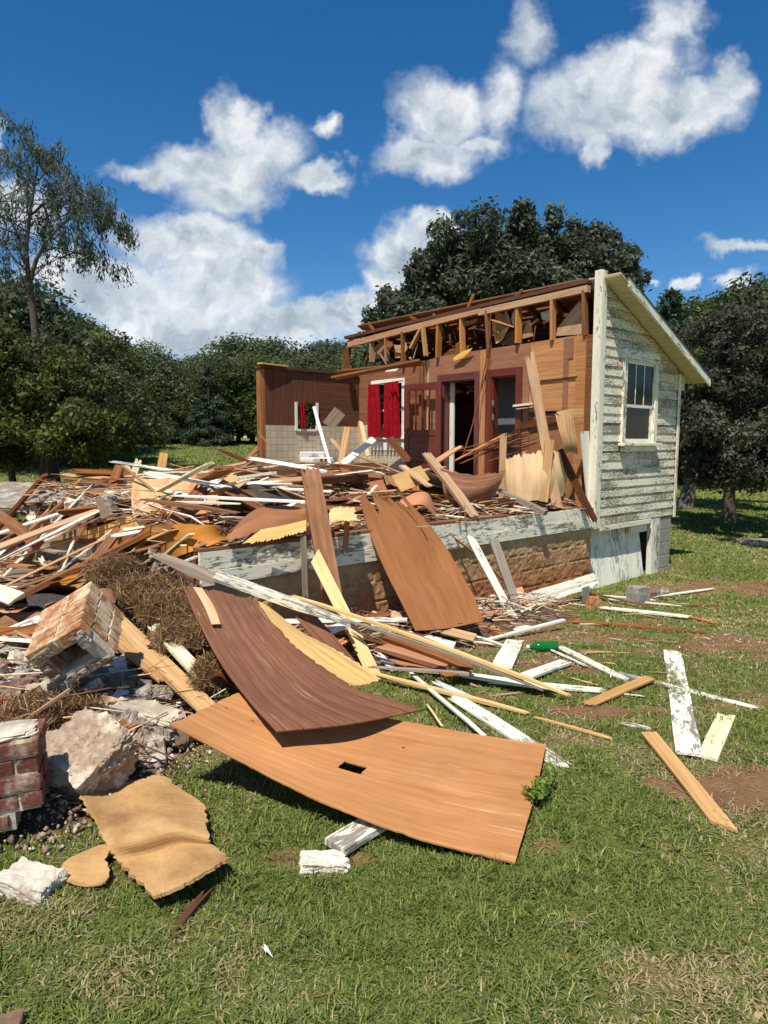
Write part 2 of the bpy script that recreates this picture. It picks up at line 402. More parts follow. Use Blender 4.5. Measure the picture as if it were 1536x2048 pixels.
def masonry_mat(name, c1, c2, dust=(.62, .57, .48), dustamt=.3, sc=14):
    m, nt, b = newmat(name); t = NT(nt); v = t.tex('Object')
    n = t.noise(v, sc, 6, .65); c = t.ramp(n, [(.3, c1), (.7, c2)])
    d = t.noise(v, 5, 8, .7)
    c = t.mix(t.rng(d, .62 - dustamt * .3, .74 - dustamt * .3), c, dust)
    c = shade_var(t, c, .15)
    t.L.new(c, b.inputs['Base Color']); b.inputs['Roughness'].default_value = .9; b.inputs['Specular IOR Level'].default_value = .15
    t.bump(t.noise(v, 40, 6, .7), .7, .008, b); return m
MT['brick'] = masonry_mat('red_brick', (.11, .032, .020), (.21, .065, .040), dust=(.44, .33, .23), dustamt=.42)
MT['brickpale'] = masonry_mat('dusty_brick', (.24, .10, .05), (.42, .215, .115), dust=(.56, .42, .27), dustamt=.55)
MT['brickgrey'] = masonry_mat('sooty_brick', (.14, .085, .055), (.28, .19, .13), dustamt=.35)
MT['mortar'] = masonry_mat('lime_mortar', (.34, .28, .20), (.58, .50, .37), dust=(.70, .63, .48), dustamt=.5)
MT['mortarpink'] = masonry_mat('sandy_mortar', (.22, .16, .11), (.44, .35, .26), dust=(.66, .57, .43), dustamt=.3, sc=18)
MT['plaster'] = masonry_mat('white_plaster', (.48, .42, .32), (.80, .75, .60), dust=(.40, .31, .22), dustamt=.35)
MT['cinder'] = masonry_mat('cinder_block', (.25, .23, .18), (.36, .33, .27), dust=(.42, .30, .16), dustamt=.1, sc=9)
def clay_mat():
    m, nt, b = newmat('clay_stained_block'); t = NT(nt); v = t.tex('Object'); n = t.noise(v, 3.5, 8, .7); n2 = t.noise(v, 30, 6, .7)
    sp = t.node('ShaderNodeSeparateXYZ'); t.L.new(v, sp.inputs[0]); h = t.rng(t.math('ADD', sp.outputs[2], t.math('MULTIPLY', n, .5)), .15, .75)
    lo = t.ramp(t.math('ADD', t.math('MULTIPLY', n, .6), t.math('MULTIPLY', n2, .4)), [(.35, (.25, .085, .03)), (.52, (.42, .17, .065)), (.66, (.52, .26, .12))])
    hi = t.ramp(t.math('ADD', t.math('MULTIPLY', n, .5), t.math('MULTIPLY', n2, .5)), [(.35, (.30, .19, .095)), (.52, (.46, .32, .17)), (.66, (.56, .43, .26))])
    c = t.mix(h, lo, hi); t.L.new(c, b.inputs['Base Color']); b.inputs['Roughness'].default_value = 1; b.inputs['Specular IOR Level'].default_value = .05
    t.bump(n2, .8, .01, b); return m
MT['clay'] = clay_mat()
MT['slab'] = masonry_mat('grey_slab', (.20, .165, .12), (.33, .285, .21), dust=(.5, .47, .42), dustamt=.3)
MT['cardboard'] = plain('cardboard_fibreboard', (.56, .35, .15), .85, 5, .16, .25, coord='UV', spec=.15)
def fibre_mat():
    m, nt, b = newmat('corrugated_fibreboard'); t = NT(nt); uv = t.tex(); n = t.noise(t.mapv(uv, (5, 5, 1)), 1, 6, .65); f = t.noise(t.mapv(uv, (3, 110, 1)), 1, 2, .5)
    c = t.ramp(t.math('ADD', t.math('MULTIPLY', n, .88), t.math('MULTIPLY', f, .12)), [(.35, (.33, .175, .065)), (.5, (.46, .27, .11)), (.68, (.58, .37, .17))])
    c = t.mix(t.rng(t.noise(uv, 40, 4, .7), .68, .74, 0, .6), c, (.16, .09, .04)); t.L.new(c, b.inputs['Base Color']); b.inputs['Roughness'].default_value = .9; b.inputs['Specular IOR Level'].default_value = .1
    t.bump(t.math('ADD', f, t.math('MULTIPLY', n, 1.5)), .6, .006, b); return m
MT['cardboard'] = fibre_mat()
MT['curtain'] = plain('red_curtain_cloth', (.30, .006, .012), .8, 12, .25, .1, spec=.1)
MT['enamel'] = plain('white_enamel', (.80, .80, .74), .18, 6, .06, 0, spec=.6)
MT['chrome'] = plain('tarnished_chrome', (.45, .44, .40), .35, 20, .3, .1, metal=1)
MT['black'] = plain('flue_plug_black', (.02, .02, .02), .6, 20, .3, .1)
MT['plastic'] = plain('cloudy_plastic_film', (.62, .63, .62), .3, 20, .2, .4)
MT['roofing'] = plain('dark_shingle', (.05, .045, .04), .9, 30, .5, .6)
MT['greywall'] = plain('grey_blue_wall', (.16, .17, .175), .7, 3, .12, .05)
MT['curtaindark'] = plain('dim_window_blind', (.14, .10, .065), .9, 6, .3, .1)
MT['wire'] = plain('wire_black', (.03, .03, .03), .5, 10, .2, 0)
MT['bottle'], _nt, _b = newmat('green_bottle_plastic')
_b.inputs['Base Color'].default_value = (.015, .22, .045, 1); _b.inputs['Roughness'].default_value = .12; _b.inputs['Transmission Weight'].default_value = .45; _b.inputs['IOR'].default_value = 1.3
MT['glass'], _nt, _b = newmat('window_glass')
_b.inputs['Base Color'].default_value = (.022, .017, .012, 1); _b.inputs['Roughness'].default_value = .12; _b.inputs['Specular IOR Level'].default_value = .25
def tile_mat():
    m, nt, b = newmat('beige_wall_tile'); t = NT(nt); v = t.tex()
    br = t.node('ShaderNodeTexBrick'); t.L.new(v, br.inputs['Vector']); br.offset = 0; br.inputs['Scale'].default_value = 1
    br.inputs['Brick Width'].default_value = .115; br.inputs['Row Height'].default_value = .115; br.inputs['Mortar Size'].default_value = .0035; br.inputs['Mortar Smooth'].default_value = .2
    br.inputs['Color1'].default_value = (.60, .52, .37, 1); br.inputs['Color2'].default_value = (.52, .44, .30, 1); br.inputs['Mortar'].default_value = (.20, .15, .10, 1)
    st = t.rng(t.noise(v, 2.5, 6, .65), .5, .8, 0, .5)
    c = t.mix(st, br.outputs['Color'], (.30, .21, .12))
    t.L.new(c, b.inputs['Base Color']); b.inputs['Roughness'].default_value = .4
    t.bump(t.math('SUBTRACT', 1, br.outputs['Fac']), .4, .002, b); return m
MT['tile'] = tile_mat()

# ------------------------------------------------------------------ the ground
def ground_material():
    m, nt, b = newmat('lawn_soil'); t = NT(nt); v = t.tex('Object')
    n1 = t.noise(v, .5, 8, .65); n2 = t.noise(v, 6, 8, .7); n3 = t.noise(v, 60, 6, .75)
    c = t.ramp(t.math('ADD', t.math('MULTIPLY', n2, .45), t.math('MULTIPLY', n3, .55)), [(.30, (.06, .078, .014)), (.48, (.13, .158, .034)), (.62, (.21, .235, .055)), (.75, (.32, .28, .12))])
    dry = t.rng(t.math('ADD', n1, t.math('MULTIPLY', t.math('SUBTRACT', n2, .5), .5)), .50, .68, 0, .75)
    c = t.mix(dry, c, t.ramp(n3, [(.3, (.14, .10, .04)), (.7, (.36, .28, .13))]))
    at = t.node('ShaderNodeAttribute', attribute_name='bare').outputs['Fac']
    soil = t.ramp(t.math('ADD', t.math('MULTIPLY', n2, .5), t.math('MULTIPLY', n3, .5)), [(.3, (.13, .065, .03)), (.55, (.27, .15, .075)), (.75, (.38, .24, .13))])
    c = t.mix(t.rng(t.math('ADD', at, t.math('MULTIPLY', t.math('SUBTRACT', n2, .5), .6)), .3, .6), c, soil)
    t.L.new(c, b.inputs['Base Color']); b.inputs['Roughness'].default_value = .95; b.inputs['Specular IOR Level'].default_value = .1
    t.bump(t.math('ADD', t.math('MULTIPLY', n3, .7), n2), .8, .03, b); return m
BARE = []          # (x, y, radius x, radius y, strength)
for (px, py, rx, ry, s_) in [(1500, 1290, .9, .5, .9), (1330, 1300, .6, .3, .5), (1180, 1275, .9, .35, .8), (1100, 1330, .6, .3, .7), (1200, 1425, .40, .14, .95), (1530, 1590, .5, .28, 1.0),
                         (1490, 1400, .5, .2, .5), (1300, 1960, .20, .16, .42), (1420, 1700, .3, .16, .4), (640, 1720, .25, .07, .8), (1500, 1175, 1.3, .5, .8), (1250, 1250, .8, .22, .6), (1060, 1200, .9, .5, .9), (1150, 1480, .3, .12, .5),
                         (880, 1395, .5, .1, .6), (1100, 1700, .12, .06, .6), (1400, 1560, .5, .2, .4), (220, 1990, .12, .08, .5), (1230, 1840, .3, .08, .4), (700, 1860, .2, .06, .3), (1420, 1300, .9, .2, .6), (950, 1290, .8, .3, .8)]:
    p = G(px, py); BARE.append((p.x, p.y, rx, ry, s_))
def bare_amt(x, y):
    a = np.zeros_like(np.asarray(x, dtype=float))
    for (cx, cy, rx, ry, s_) in BARE:
        d = np.sqrt(((x - cx) / rx) ** 2 + ((y - cy) / ry) ** 2)
        a = np.maximum(a, s_ * (1 - sstv(.4, 1.35, d + (vn(x * 5, y * 5, 8) - .5) * 1.1 + (vn(x * 16, y * 16, 9) - .5) * .6)))
    h = heap_z(x, y) - ground_z(x, y)
    return np.maximum(a, sstv(.01, .06, h))
def build_ground():
    def axis(lim, fine, near, grow):
        a = [0.0]; st = fine
        while a[-1] < lim:
            if a[-1] > near: st *= grow
            a.append(a[-1] + st)
        return np.array(a)
    xp = axis(700, .09, 5, 1.05); xs = np.concatenate([-xp[:0:-1], xp])
    yp = axis(900, .09, 12, 1.05) + 0; ys = np.concatenate([-axis(60, .4, 2, 1.2)[:0:-1], yp])
    X, Y = np.meshgrid(xs, ys); Z = ground_z(X, Y)
    v = np.stack([X.ravel(), Y.ravel(), Z.ravel()], 1); nx, ny = len(xs), len(ys)
    i = np.arange(nx * ny).reshape(ny, nx)
    f = np.stack([i[:-1, :-1].ravel(), i[:-1, 1:].ravel(), i[1:, 1:].ravel(), i[1:, :-1].ravel()], 1)
    me = fast_mesh('ground', v, f, smooth=True)
    a = me.attributes.new('bare', 'FLOAT', 'POINT'); a.data.foreach_set('value', bare_amt(X.ravel(), Y.ravel()).astype(np.float32))
    me.materials.append(ground_material()); o = link(bpy.data.objects.new('ground', me)); tag(o, kind='structure')
build_ground()

# ------------------------------------------------------------------ the ruined house (local axes: x along the outer side wall, y into the house, z up)
house = empty('ruined_house', tuple(C0), HROT)
tag(house, 'half demolished wooden house on a clay stained block foundation, its roof torn open', 'house')
def HB(name, mb, mat, **k): return mb.build(name, mat, house, **k)
RW = Lv(1350, 900).x                       # length of the standing side wall
zt0 = Lv(1202, 560).z; ze = Lv(1362, 742).z
def roofz(s): return zt0 + (ze - zt0) * s / RW
def build_house():
    rng = random.Random(5)
    # block foundation, rough faced
    nz, ns = 96, 640; s0, s1 = SL + .04, -.07; zb, zt_ = -.55, FLOOR - .24
    ss = np.linspace(s0, s1, ns); zz = np.linspace(zb, zt_, nz); Sg, Zg = np.meshgrid(ss, zz)
    rows = np.floor((zt_ - Zg) / .205); fz = ((zt_ - Zg) / .205) % 1; fs = ((Sg - s0) / .41 + .5 * (rows % 2)) % 1
    ez = np.minimum(fz, 1 - fz) * .205; es = np.minimum(fs, 1 - fs) * .41
    e = np.minimum(ez, es + .02); bul = np.clip((e + (vn(Sg * 14, Zg * 14, 2) - .5) * .016) / .016, 0, 1) ** .6
    V_ = .024 - .024 * np.clip(bul * 1.6, 0, 1) - .012 * vn(Sg * 5, Zg * 8, 4) - .010 * vn(Sg * 20, Zg * 24, 6) - .006 * vn(Sg * 55, Zg * 60, 7)
    v = np.stack([Sg.ravel(), V_.ravel(), Zg.ravel()], 1); i = np.arange(ns * nz).reshape(nz, ns)
    f = np.stack([i[:-1, :-1].ravel(), i[:-1, 1:].ravel(), i[1:, 1:].ravel(), i[1:, :-1].ravel()], 1)
    me = fast_mesh('foundation', v, f); me.materials.append(MT['clay']); fo = link(bpy.data.objects.new('foundation', me), house)
    b = MB(1); b.box((s0, .09, -.6), (s1, .25, zt_)); b.box((s0 - .02, .09, -.6), (s0 + .18, VK, zt_)); HB('foundation_core', b, MT['cinder'])
    # sill boards
    b = MB(2); n = 6
    b.box((SL, -.035, FLOOR - .115), (-.012, .0, FLOOR + .035)); b.box((SL, -.05, FLOOR - .235), (-.012, -.015, FLOOR - .12))
    HB('sill_board', b, MT['whitepeel'])
    b = MB(3); b.box((SL + .02, .002, FLOOR - .24), (-.02, .14, FLOOR + .02)); b.beam((SL, .03, FLOOR + .05), (-1.9, .03, FLOOR + .05), .12, .03); b.box((SL + .02, .142, FLOOR - .24), (SL + .07, VK, FLOOR - .035)); HB('rim_joist', b, MT['old'])
    b = MB(4); b.box((SL, .15, FLOOR - .03), (-.02, VK, FLOOR)); HB('floor_deck', b, MT['old'])
    # siding of the standing side wall
    wl, wr = Lv(1240, 800).x, Lv(1309, 800).x; wt = Lv(1275, 722).z; wb = Lv(1275, 893).z
    z0 = FLOOR - .225; ex = .1265; b = MB(5); k = 0
    while z0 + ex * k < zt0 + .02:
        za = z0 + ex * k; zb_ = za + ex + .012; zm = za + ex
        smax = RW if zm < ze else (zt0 - zm) / (zt0 - ze) * RW + .12
        smax = min(RW, smax)
        spans = [(0.0, smax)] if (zm < wb or za > wt) else [(0.0, min(wl, smax)), (wr, smax)]
        for (a, c) in spans:
            if c - a < .03: continue
            j = rng.uniform(-.0015, .0015)
            c2 = c
            if c == smax and smax < RW - .001 or (c == smax and zm > ze): c = min(RW, (zt0 - za) / (zt0 - ze) * RW); c2 = max(a + .01, min(RW, (zt0 - zm) / (zt0 - ze) * RW))
            P = [(a, -.025 + j, za), (c, -.025 + j, za), (c, .0, za + .002), (a, .0, za + .002), (a, -.011 + j, zm), (c2, -.011 + j, zm), (c2, .0, zm), (a, .0, zm)]
            b.hexa(P, (c - a, .03, ex))
        k += 1
    HB('siding', b, MT['siding'])
    b = MB(6)
    poly = [(0, .03, FLOOR - .24), (RW, .03, FLOOR - .24), (RW, .03, ze - .03), (0, .03, zt0 - .04)]
    # backing wall with a window hole
    for (a, c, d, e_) in ((0.005, wl + .03, FLOOR - .24, None), (wr - .03, RW, FLOOR - .24, None)):
        b.prism([(a, .002, d), (c, .002, d), (c, .002, roofz(c) - .03), (a, .002, roofz(a) - .03)], (0, .1, 0))
    b.box((wl + .03, .002, FLOOR - .24), (wr - .03, .10, wb + .04)); b.prism([(wl + .03, .002, wt - .04), (wr - .03, .002, wt - .04), (wr - .03, .002, roofz(wr) - .03), (wl + .03, .002, roofz(wl) - .03)], (0, .1, 0))
    b.box((RW - .1, .1, FLOOR - .24), (RW, VK, ze - .12)); b.box((0, VK, FLOOR - .24), (RW, VK + .1, ze + .2))
    HB('rear_wall', b, MT['old'])
    b = MB(7); b.box((-.045, -.05, FLOOR - .26), (.075, -.0355, zt0 + .12)); b.box((-.065, -.048, FLOOR - .26), (-.046, .06, zt0 + .12)); HB('corner_board', b, MT['whitepeel'], bevel=.004)
    b = MB(8); b.box((RW - .06, -.052, FLOOR - .26), (RW + .012, -.0355, ze - .06)); b.box((RW + .0, -.035, FLOOR - .26), (RW + .014, .06, ze - .06)); HB('corner_board', b, MT['white'], bevel=.004)
    # window
    we = empty('window'); we.parent = house
    b = MB(9); fw = .085
    b.box((wl, -.058, wb + .05), (wl + fw, .02, wt)); b.box((wr - fw, -.058, wb + .05), (wr, .02, wt)); b.box((wl - .01, -.062, wt), (wr + .01, .02, wt + .13)); b.box((wl + fw, -.05, wt - .02), (wr - fw, .02, wt - .001))
    b.build('frame', MT['whitepeel'], we, bevel=.003)
    b = MB(10); b.box((wl - .05, -.125, wb + .01), (wr + .05, -.02, wb + .048)); b.box((wl - .01, -.05, wb - .07), (wr + .01, -.036, wb + .008)); b.build('sill', MT['white'], we, bevel=.004)
    sl, sr = wl + fw, wr - fw; zm = (Lv(1275, 812).z)
    b = MB(11); q = .032
    b.box((sl, -.03, zm), (sl + q, -.008, wt - .021)); b.box((sr - q, -.03, zm), (sr, -.008, wt - .021)); b.box((sl + q, -.03, zm - .03), (sr - q, -.008, zm + .012)); b.box((sl + q, -.03, wt - .055), (sr - q, -.008, wt - .021))
    for c in (.34, .66): x = sl + q + (sr - sl - 2 * q) * c; b.box((x - .010, -.026, zm + .012), (x + .010, -.010, wt - .055))
    b.build('sash', MT['white'], we)
    b = MB(12); b.box((sl, -.006, wb + .049), (sl + q, .012, zm - .03)); b.box((sr - q - .02, -.006, wb + .049), (sr, .012, zm - .03)); b.box((sl + q, -.006, wb + .049), (sr - q - .02, .012, wb + .11)); b.build('sash', MT['whitepeel'], we)
    b = MB(13); b.box((sl + q, -.021, zm + .012), (sr - q, -.017, wt - .055)); b.box((sl + q, .001, wb + .11), (sr - q - .02, .005, zm - .03)); b.build('pane', MT['glass'], we)
    # roof
    ov = .285; sE = RW + .42; sR = -.02; T = .05
    def rz(s): return roofz(s) + .02
    b = MB(14); b.hexa([(sR, -ov, rz(sR)), (sE, -ov, rz(sE)), (sE, .24, rz(sE)), (sR, .24, rz(sR)), (sR, -ov, rz(sR) + .018), (sE, -ov, rz(sE) + .018), (sE, .24, rz(sE) + .018), (sR, .24, rz(sR) + .018)], (sE - sR, ov + .24, .02))
    # soffit underside boards with joints
    n = 30
    for k in range(n):
        a = sR + (sE - sR) * k / n + .004; c = sR + (sE - sR) * (k + 1) / n - .004
        b.hexa([(a, -ov + .02, rz(a) - .014), (c, -ov + .02, rz(c) - .014), (c, -.036, rz(c) - .014), (a, -.036, rz(a) - .014), (a, -ov + .02, rz(a) - .002), (c, -ov + .02, rz(c) - .002), (c, -.036, rz(c) - .002), (a, -.036, rz(a) - .002)], (c - a, ov, .012))
    HB('soffit', b, MT['soffit'])
    b = MB(15); b.hexa([(sR + .16, -ov - .03, rz(sR + .16) - .07), (sE, -ov - .03, rz(sE) - .07), (sE, -ov, rz(sE) - .07), (sR + .16, -ov, rz(sR + .16) - .07), (sR + .16, -ov - .03, rz(sR + .16) + .045), (sE, -ov - .03, rz(sE) + .045), (sE, -ov, rz(sE) + .045), (sR + .16, -ov, rz(sR + .16) + .045)], (sE - sR, .03, .11)); HB('barge_board', b, MT['whitepeel'])
    b = MB(16); rng = random.Random(16)
    k0 = .25; n = 19
    for k in range(n):        # spaced sheathing boards along the roof
        a = sR + (sE - sR) * k / n; c = a + (sE - sR) / n - (.045 if k > 1 else .0)
        vend = VK + .15 - (rng.uniform(0, .5) if k < 6 else 0); zo = .02
        b.hexa([(a, .26, rz(a) + zo), (c, .26, rz(c) + zo), (c, vend, rz(c) + zo), (a, vend, rz(a) + zo), (a, .26, rz(a) + zo + .02), (c, .26, rz(c) + zo + .02), (c, vend, rz(c) + zo + .02), (a, vend, rz(a) + zo + .02)], (c - a, vend, .02))
    HB('roof_sheathing', b, MT['old'])
    b = MB(17)
    b.hexa([(sR + .1, -ov - .04, rz(sR + .1) + .046), (sE + .03, -ov - .04, rz(sE + .03) + .046), (sE + .03, .9, rz(sE + .03) + .046), (sR + .1, .9, rz(sR + .1) + .046), (sR + .1, -ov - .04, rz(sR + .1) + .062), (sE + .03, -ov - .04, rz(sE + .03) + .062), (sE + .03, .9, rz(sE + .03) + .062), (sR + .1, .9, rz(sR + .1) + .062)], (3, 1, .02))
    for k in range(9):
        va = .95 + k * .52; sa = rng.uniform(.25, .9)
        if va > VK: break
        b.hexa([(sa, va, rz(sa) + .046), (sE, va, rz(sE) + .046), (sE, va + .47, rz(sE) + .046), (sa, va + .47, rz(sa) + .046), (sa, va, rz(sa) + .06), (sE, va, rz(sE) + .06), (sE, va + .47, rz(sE) + .06), (sa, va + .47, rz(sa) + .06)], (2, .5, .02))
    HB('roof_covering', b, MT['roofing'])
    b = MB(18); b.box((RW - .18, -.032, ze - .30), (RW + .16, .10, ze - .07)); HB('eave_box', b, MT['soffit'])
    # ridge plate, cripple studs, bottom plate of the opened upper wall
    A = Ls(1180, 578); B = Ls(962, 626); B2 = Ls(955, 622); D = Ls(700, 690)
    b = MB(19); b.beam((-.03, A.y, A.z), (-.03, B.y, B.z), .09, .085, up=(1, 0, 0)); HB('top_plate', b, MT['bare'])
    b = MB(20); b.beam((-.02, B2.y - .1, B2.z), (-.02, D.y, D.z), .10, .085, up=(1, 0, 0)); HB('top_plate', b, MT['orange'])
    E1 = Ls(1180, 563); E2 = Ls(694, 676)
    b = MB(21); b.beam((.03, E1.y, E1.z), (.03, E2.y, E2.z), .05, .2, up=(1, 0, 0)); HB('ridge_board', b, MT['dark'])
    def bz(px): # bottom plate height at px
        y = np.interp(px, [697, 745, 773, 806, 877, 927, 980, 1038, 1107, 1175], [728, 722, 720, 724, 714, 706, 697, 684, 678, 668]); return Ls(px, y)
    def tz(px): return Ls(px, np.interp(px, [697, 960, 1180], [692, 626, 580]))
    for i, px in enumerate([697, 745, 775, 808, 878, 927, 980, 1038, 1107, 1173]):
        b = MB(30 + i); p = bz(px); q = tz(px); w_ = .085 if i not in (4, 7) else .10
        b.beam((-.015, p.y, p.z - .02), (-.015 + rng.uniform(-.02, .02), q.y + rng.uniform(-.03, .03), q.z), w_, .045, up=(0, 1, 0), roll=rng.uniform(-8, 8)); HB('stud', b, MT['orange' if i % 3 else 'old'])
    for (p, q) in (((822, 697), (843, 656)), ((852, 712), (846, 656))):
        a = Ls(*p, s=-.12); c = Ls(*q, s=-.08); b = MB(44); b.beam(a, c, .07, .045, up=(0, 1, 0)); HB('stud', b, MT['bare'])
    # jagged ends over the plate
    for (x0, y0, x1, y1) in ((737, 645, 752, 668), (820, 632, 840, 645), (948, 588, 938, 612), (1028, 596, 1040, 585), (870, 628, 862, 640), (1100, 575, 1104, 585), (690, 690, 712, 672), (1120, 572, 1118, 582)):
        a = Ls(x0, y0, s=.0); c = Ls(x1, y1, s=-.02); b = MB(45); b.beam(a, c + (c - a) * .4, .05, .03, up=(1, 0, 0)); HB('broken_rafter_end', b, MT['old'])
    # scraps left hanging in the torn band
    for i in range(46):
        px = rng.uniform(700, 1165); t0 = np.interp(px, [697, 960, 1180], [700, 634, 590]); b0 = np.interp(px, [697, 875, 1175], [728, 714, 668]); y0 = rng.uniform(t0, b0 + 6); s0_ = rng.uniform(-.05, .35); b = MB(500 + i)
        a = Ls(px, y0, s=s0_); L_ = rng.uniform(.08, .42); an = rng.choice([rng.gauss(-1.3, .4), rng.gauss(0, .35), rng.gauss(2.2, .5)]); q = Vector((a.x + rng.uniform(-.12, .12), a.y + math.cos(an) * L_, a.z + math.sin(an) * L_ * .8))
        if i % 3 == 0: w_ = rng.uniform(.06, .2); e1 = (q - a); e2 = Vector((rng.uniform(-.1, .1), rng.uniform(-.5, .5), -1)).normalized() * w_; b.prism([a, a + e1 * .55 + e2 * .2, q, q + e2 * .9, a + e1 * .4 + e2 * 1.3, a + e2 * .7], (.006, 0, 0))
        else: b.beam(a, q, rng.uniform(.015, .07), .014, up=(1, 0, 0), roll=rng.uniform(-30, 30), taper=rng.uniform(.2, 1))
        HB('hanging_scrap', b, MT[rng.choice(['bare', 'orange', 'old', 'lightply', 'white', 'dark', 'grey'])])
    # rafters behind, sloping down away
    for i in range(11):
        va = .35 + i * .45
        b = MB(60 + i); lean = rng.uniform(-.1, .1); b.beam((.03, va, roofz(.03) - .06 - va * .02), (RW, va + lean, roofz(RW) - .06), .045, .10, up=(0, 0, 1)); HB('rafter', b, MT['dark'])
    # ceiling of the rear room, just above the panel wall
    pT = [Ls(px, y) for (px, y) in ((1160, 668), (1073, 682), (960, 700), (875, 713), (838, 722))]
    zc = 2.93
    b = MB(72); b.box((.16, .12, zc - .02), (RW - .12, VK - .02, zc)); HB('ceiling_board', b, MT['old'])
    # torn sheets between the studs
    for (pts, mt) in (([(984, 640), (1012, 628), (1020, 650), (1004, 680), (992, 688), (985, 660)], 'lightply'), ([(1115, 655), (1160, 600), (1172, 632), (1172, 668), (1112, 672)], 'bare'), ([(1040, 645), (1060, 640), (1066, 672), (1044, 678)], 'bare'), ([(990, 622), (1014, 622), (1022, 650), (1005, 660), (992, 680)], 'lightply'),
                     ([(880, 716), (935, 706), (939, 690), (900, 698)], 'old'), ([(750, 718), (768, 716), (766, 680), (752, 690)], 'bare'), ([(790, 716), (800, 716), (800, 690), (788, 700)], 'bare')):
        P = [Ls(x, y, s=.10) for (x, y) in pts]; b = MB(75); b.prism(P, (.012, 0, 0)); HB('torn_ceiling_sheet', b, MT[mt])
    # panel wall with the two door openings (plane s = 0)
    dz = FLOOR
    d1l, d1r = Ls(886, 800), Ls(951, 800); d1t = Ls(925, 760).z
    d2l, d2r = Ls(984, 800), Ls(1033, 800); d2t = Ls(1008, 752).z
    b = MB(80)
    topz = lambda px: Ls(px, np.interp(px, [838, 875, 960, 1073, 1160], [724, 714, 700, 684, 670])).z
    def panel(b, v0, v1, za, zb0, zb1, s=-.0, th=.014):
        b.prism([(s, v0, za), (s, v1, za), (s, v1, zb1), (s, v0, zb0)], (th, 0, 0))
    vv = lambda px: Ls(px, 780).y
    panel(b, vv(1058), d2r.y, dz, topz(1058), topz(1036)); panel(b, d2r.y, d2l.y, d2t, topz(1033), topz(984)); panel(b, d2l.y, vv(972), dz, topz(984), topz(972))
    panel(b, vv(958), d1r.y, dz, topz(958), topz(951)); panel(b, d1r.y, d1l.y, d1t, topz(951), topz(886)); panel(b, d1l.y, vv(838), dz, topz(886), topz(838))
    panel(b, vv(972) + .001, vv(958) - .001, topz(965) - .42, topz(972), topz(958))
    HB('wall_panel', b, MT['hard'])
    b = MB(81); panel(b, vv(1152), vv(1060), Ls(1100, 822).z, topz(1150), topz(1062), -.012, .012)
    HB('wall_panel', b, MT['orange'])
    b = MB(82); panel(b, vv(1137), vv(1127), Ls(1100, 820).z, topz(1130) - .02, topz(1127) - .02, -.022, .009); panel(b, vv(1146), vv(1128), Ls(1100, 722).z, topz(1140) - .02, topz(1128) - .02, -.024, .01); HB('torn_panel_strip', b, MT['hard'])
    b = MB(83); a = Ls(1080, 762, s=-.026); c = Ls(1155, 753, s=-.026); b.beam(a, c, .012, .02, up=(1, 0, 0)); HB('panel_crack', b, MT['dark'])
    b = MB(84); panel(b, vv(1172), vv(1153), dz, topz(1170), topz(1153), -.03, .04); HB('stud', b, MT['orange'])
    b = MB(85); panel(b, .03, vv(1173), dz, topz(1180), topz(1174), -.02, .05); HB('stud', b, MT['old'])
    b = MB(86); panel(b, vv(1152), vv(1042), dz, Ls(1100, 820).z, Ls(1050, 838).z, .02, .02); HB('lower_wall_panel', b, MT['hard'])
    b = MB(87); a = Ls(1038, 852, s=-.01); c = Ls(1150, 832, s=-.01); b.beam(a, c, .10, .03, up=(1, 0, 0)); HB('wall_rail', b, MT['dark'])
    # exposed studs and bits left of door one
    for (px, w_, mt, s) in ((845, .10, 'old', -.03), (968, .11, 'orange', -.03), (858, .04, 'bare', -.02)):
        b = MB(88); p = Ls(px, 780); b.box((s - .01, p.y - w_ / 2, dz), (s + .06, p.y + w_ / 2, topz(px) - .02)); HB('stud', b, MT[mt])
    # door frames
    for (l, r_, t_) in ((d1l, d1r, d1t), (d2l, d2r, d2t)):
        b = MB(90); w_ = .105
        b.box((-.03, r_.y - w_, dz), (-.001, r_.y, t_ + .11)); b.box((-.03, l.y, dz), (-.001, l.y + w_, t_ + .11)); b.box((-.032, r_.y, t_), (-.001, l.y, t_ + .11))
        b.box((-.0, r_.y - .001, dz), (.12, r_.y + .02, t_)); b.box((-.0, l.y - .02, dz), (.12, l.y + .001, t_)); b.box((0, r_.y + .02, t_ - .02), (.12, l.y - .02, t_))
        HB('door_frame', b, MT['reddoor'], bevel=.003)
    for py in (806, 834):
        b = MB(91); p = Ls(986, py, s=-.035); b.box((-.036, p.y - .02, p.z - .04), (-.031, p.y + .02, p.z + .04)); HB('lock_plate', b, MT['chrome'])
    # inside the rear room
    b = MB(92); p = Ls(903, 800, s=.12); b.box((.13, p.y - .04, dz), (.16, p.y + .05, d1t)); HB('inner_door_edge', b, MT['whiteclean'])
    b = MB(93); b.box((.55, vv(1030) - .45, dz), (.58, d2l.y + .6, zc - .02)); HB('inner_wall', b, MT['greywall'])
    b = MB(94); b.box((.12, .12, dz - .02), (RW - .1, VK, dz)); HB('rear_floor', b, MT['dark'])
    # open glazed door leaf against the wall
    dr = empty('door'); dr.parent = house
    a = Ls(808, 800, s=-.16); c = Ls(881, 800, s=-.16); vt = Ls(845, 766, s=-.16).z; s_ = -.16
    b = MB(95); st = .115; y0, y1 = c.y, a.y; zmid = Ls(845, 860, s=-.16).z
    zr = dz + .02
    b.box((s_, y0, zr), (s_ + .04, y0 + st, vt)); b.box((s_, y1 - st, zr), (s_ + .04, y1, vt)); b.box((s_, y0 + st, vt - .12), (s_ + .04, y1 - st, vt)); b.box((s_, y0 + st, zmid - .09), (s_ + .04, y1 - st, zmid)); b.box((s_, y0 + st, zr), (s_ + .04, y1 - st, zr + .2))
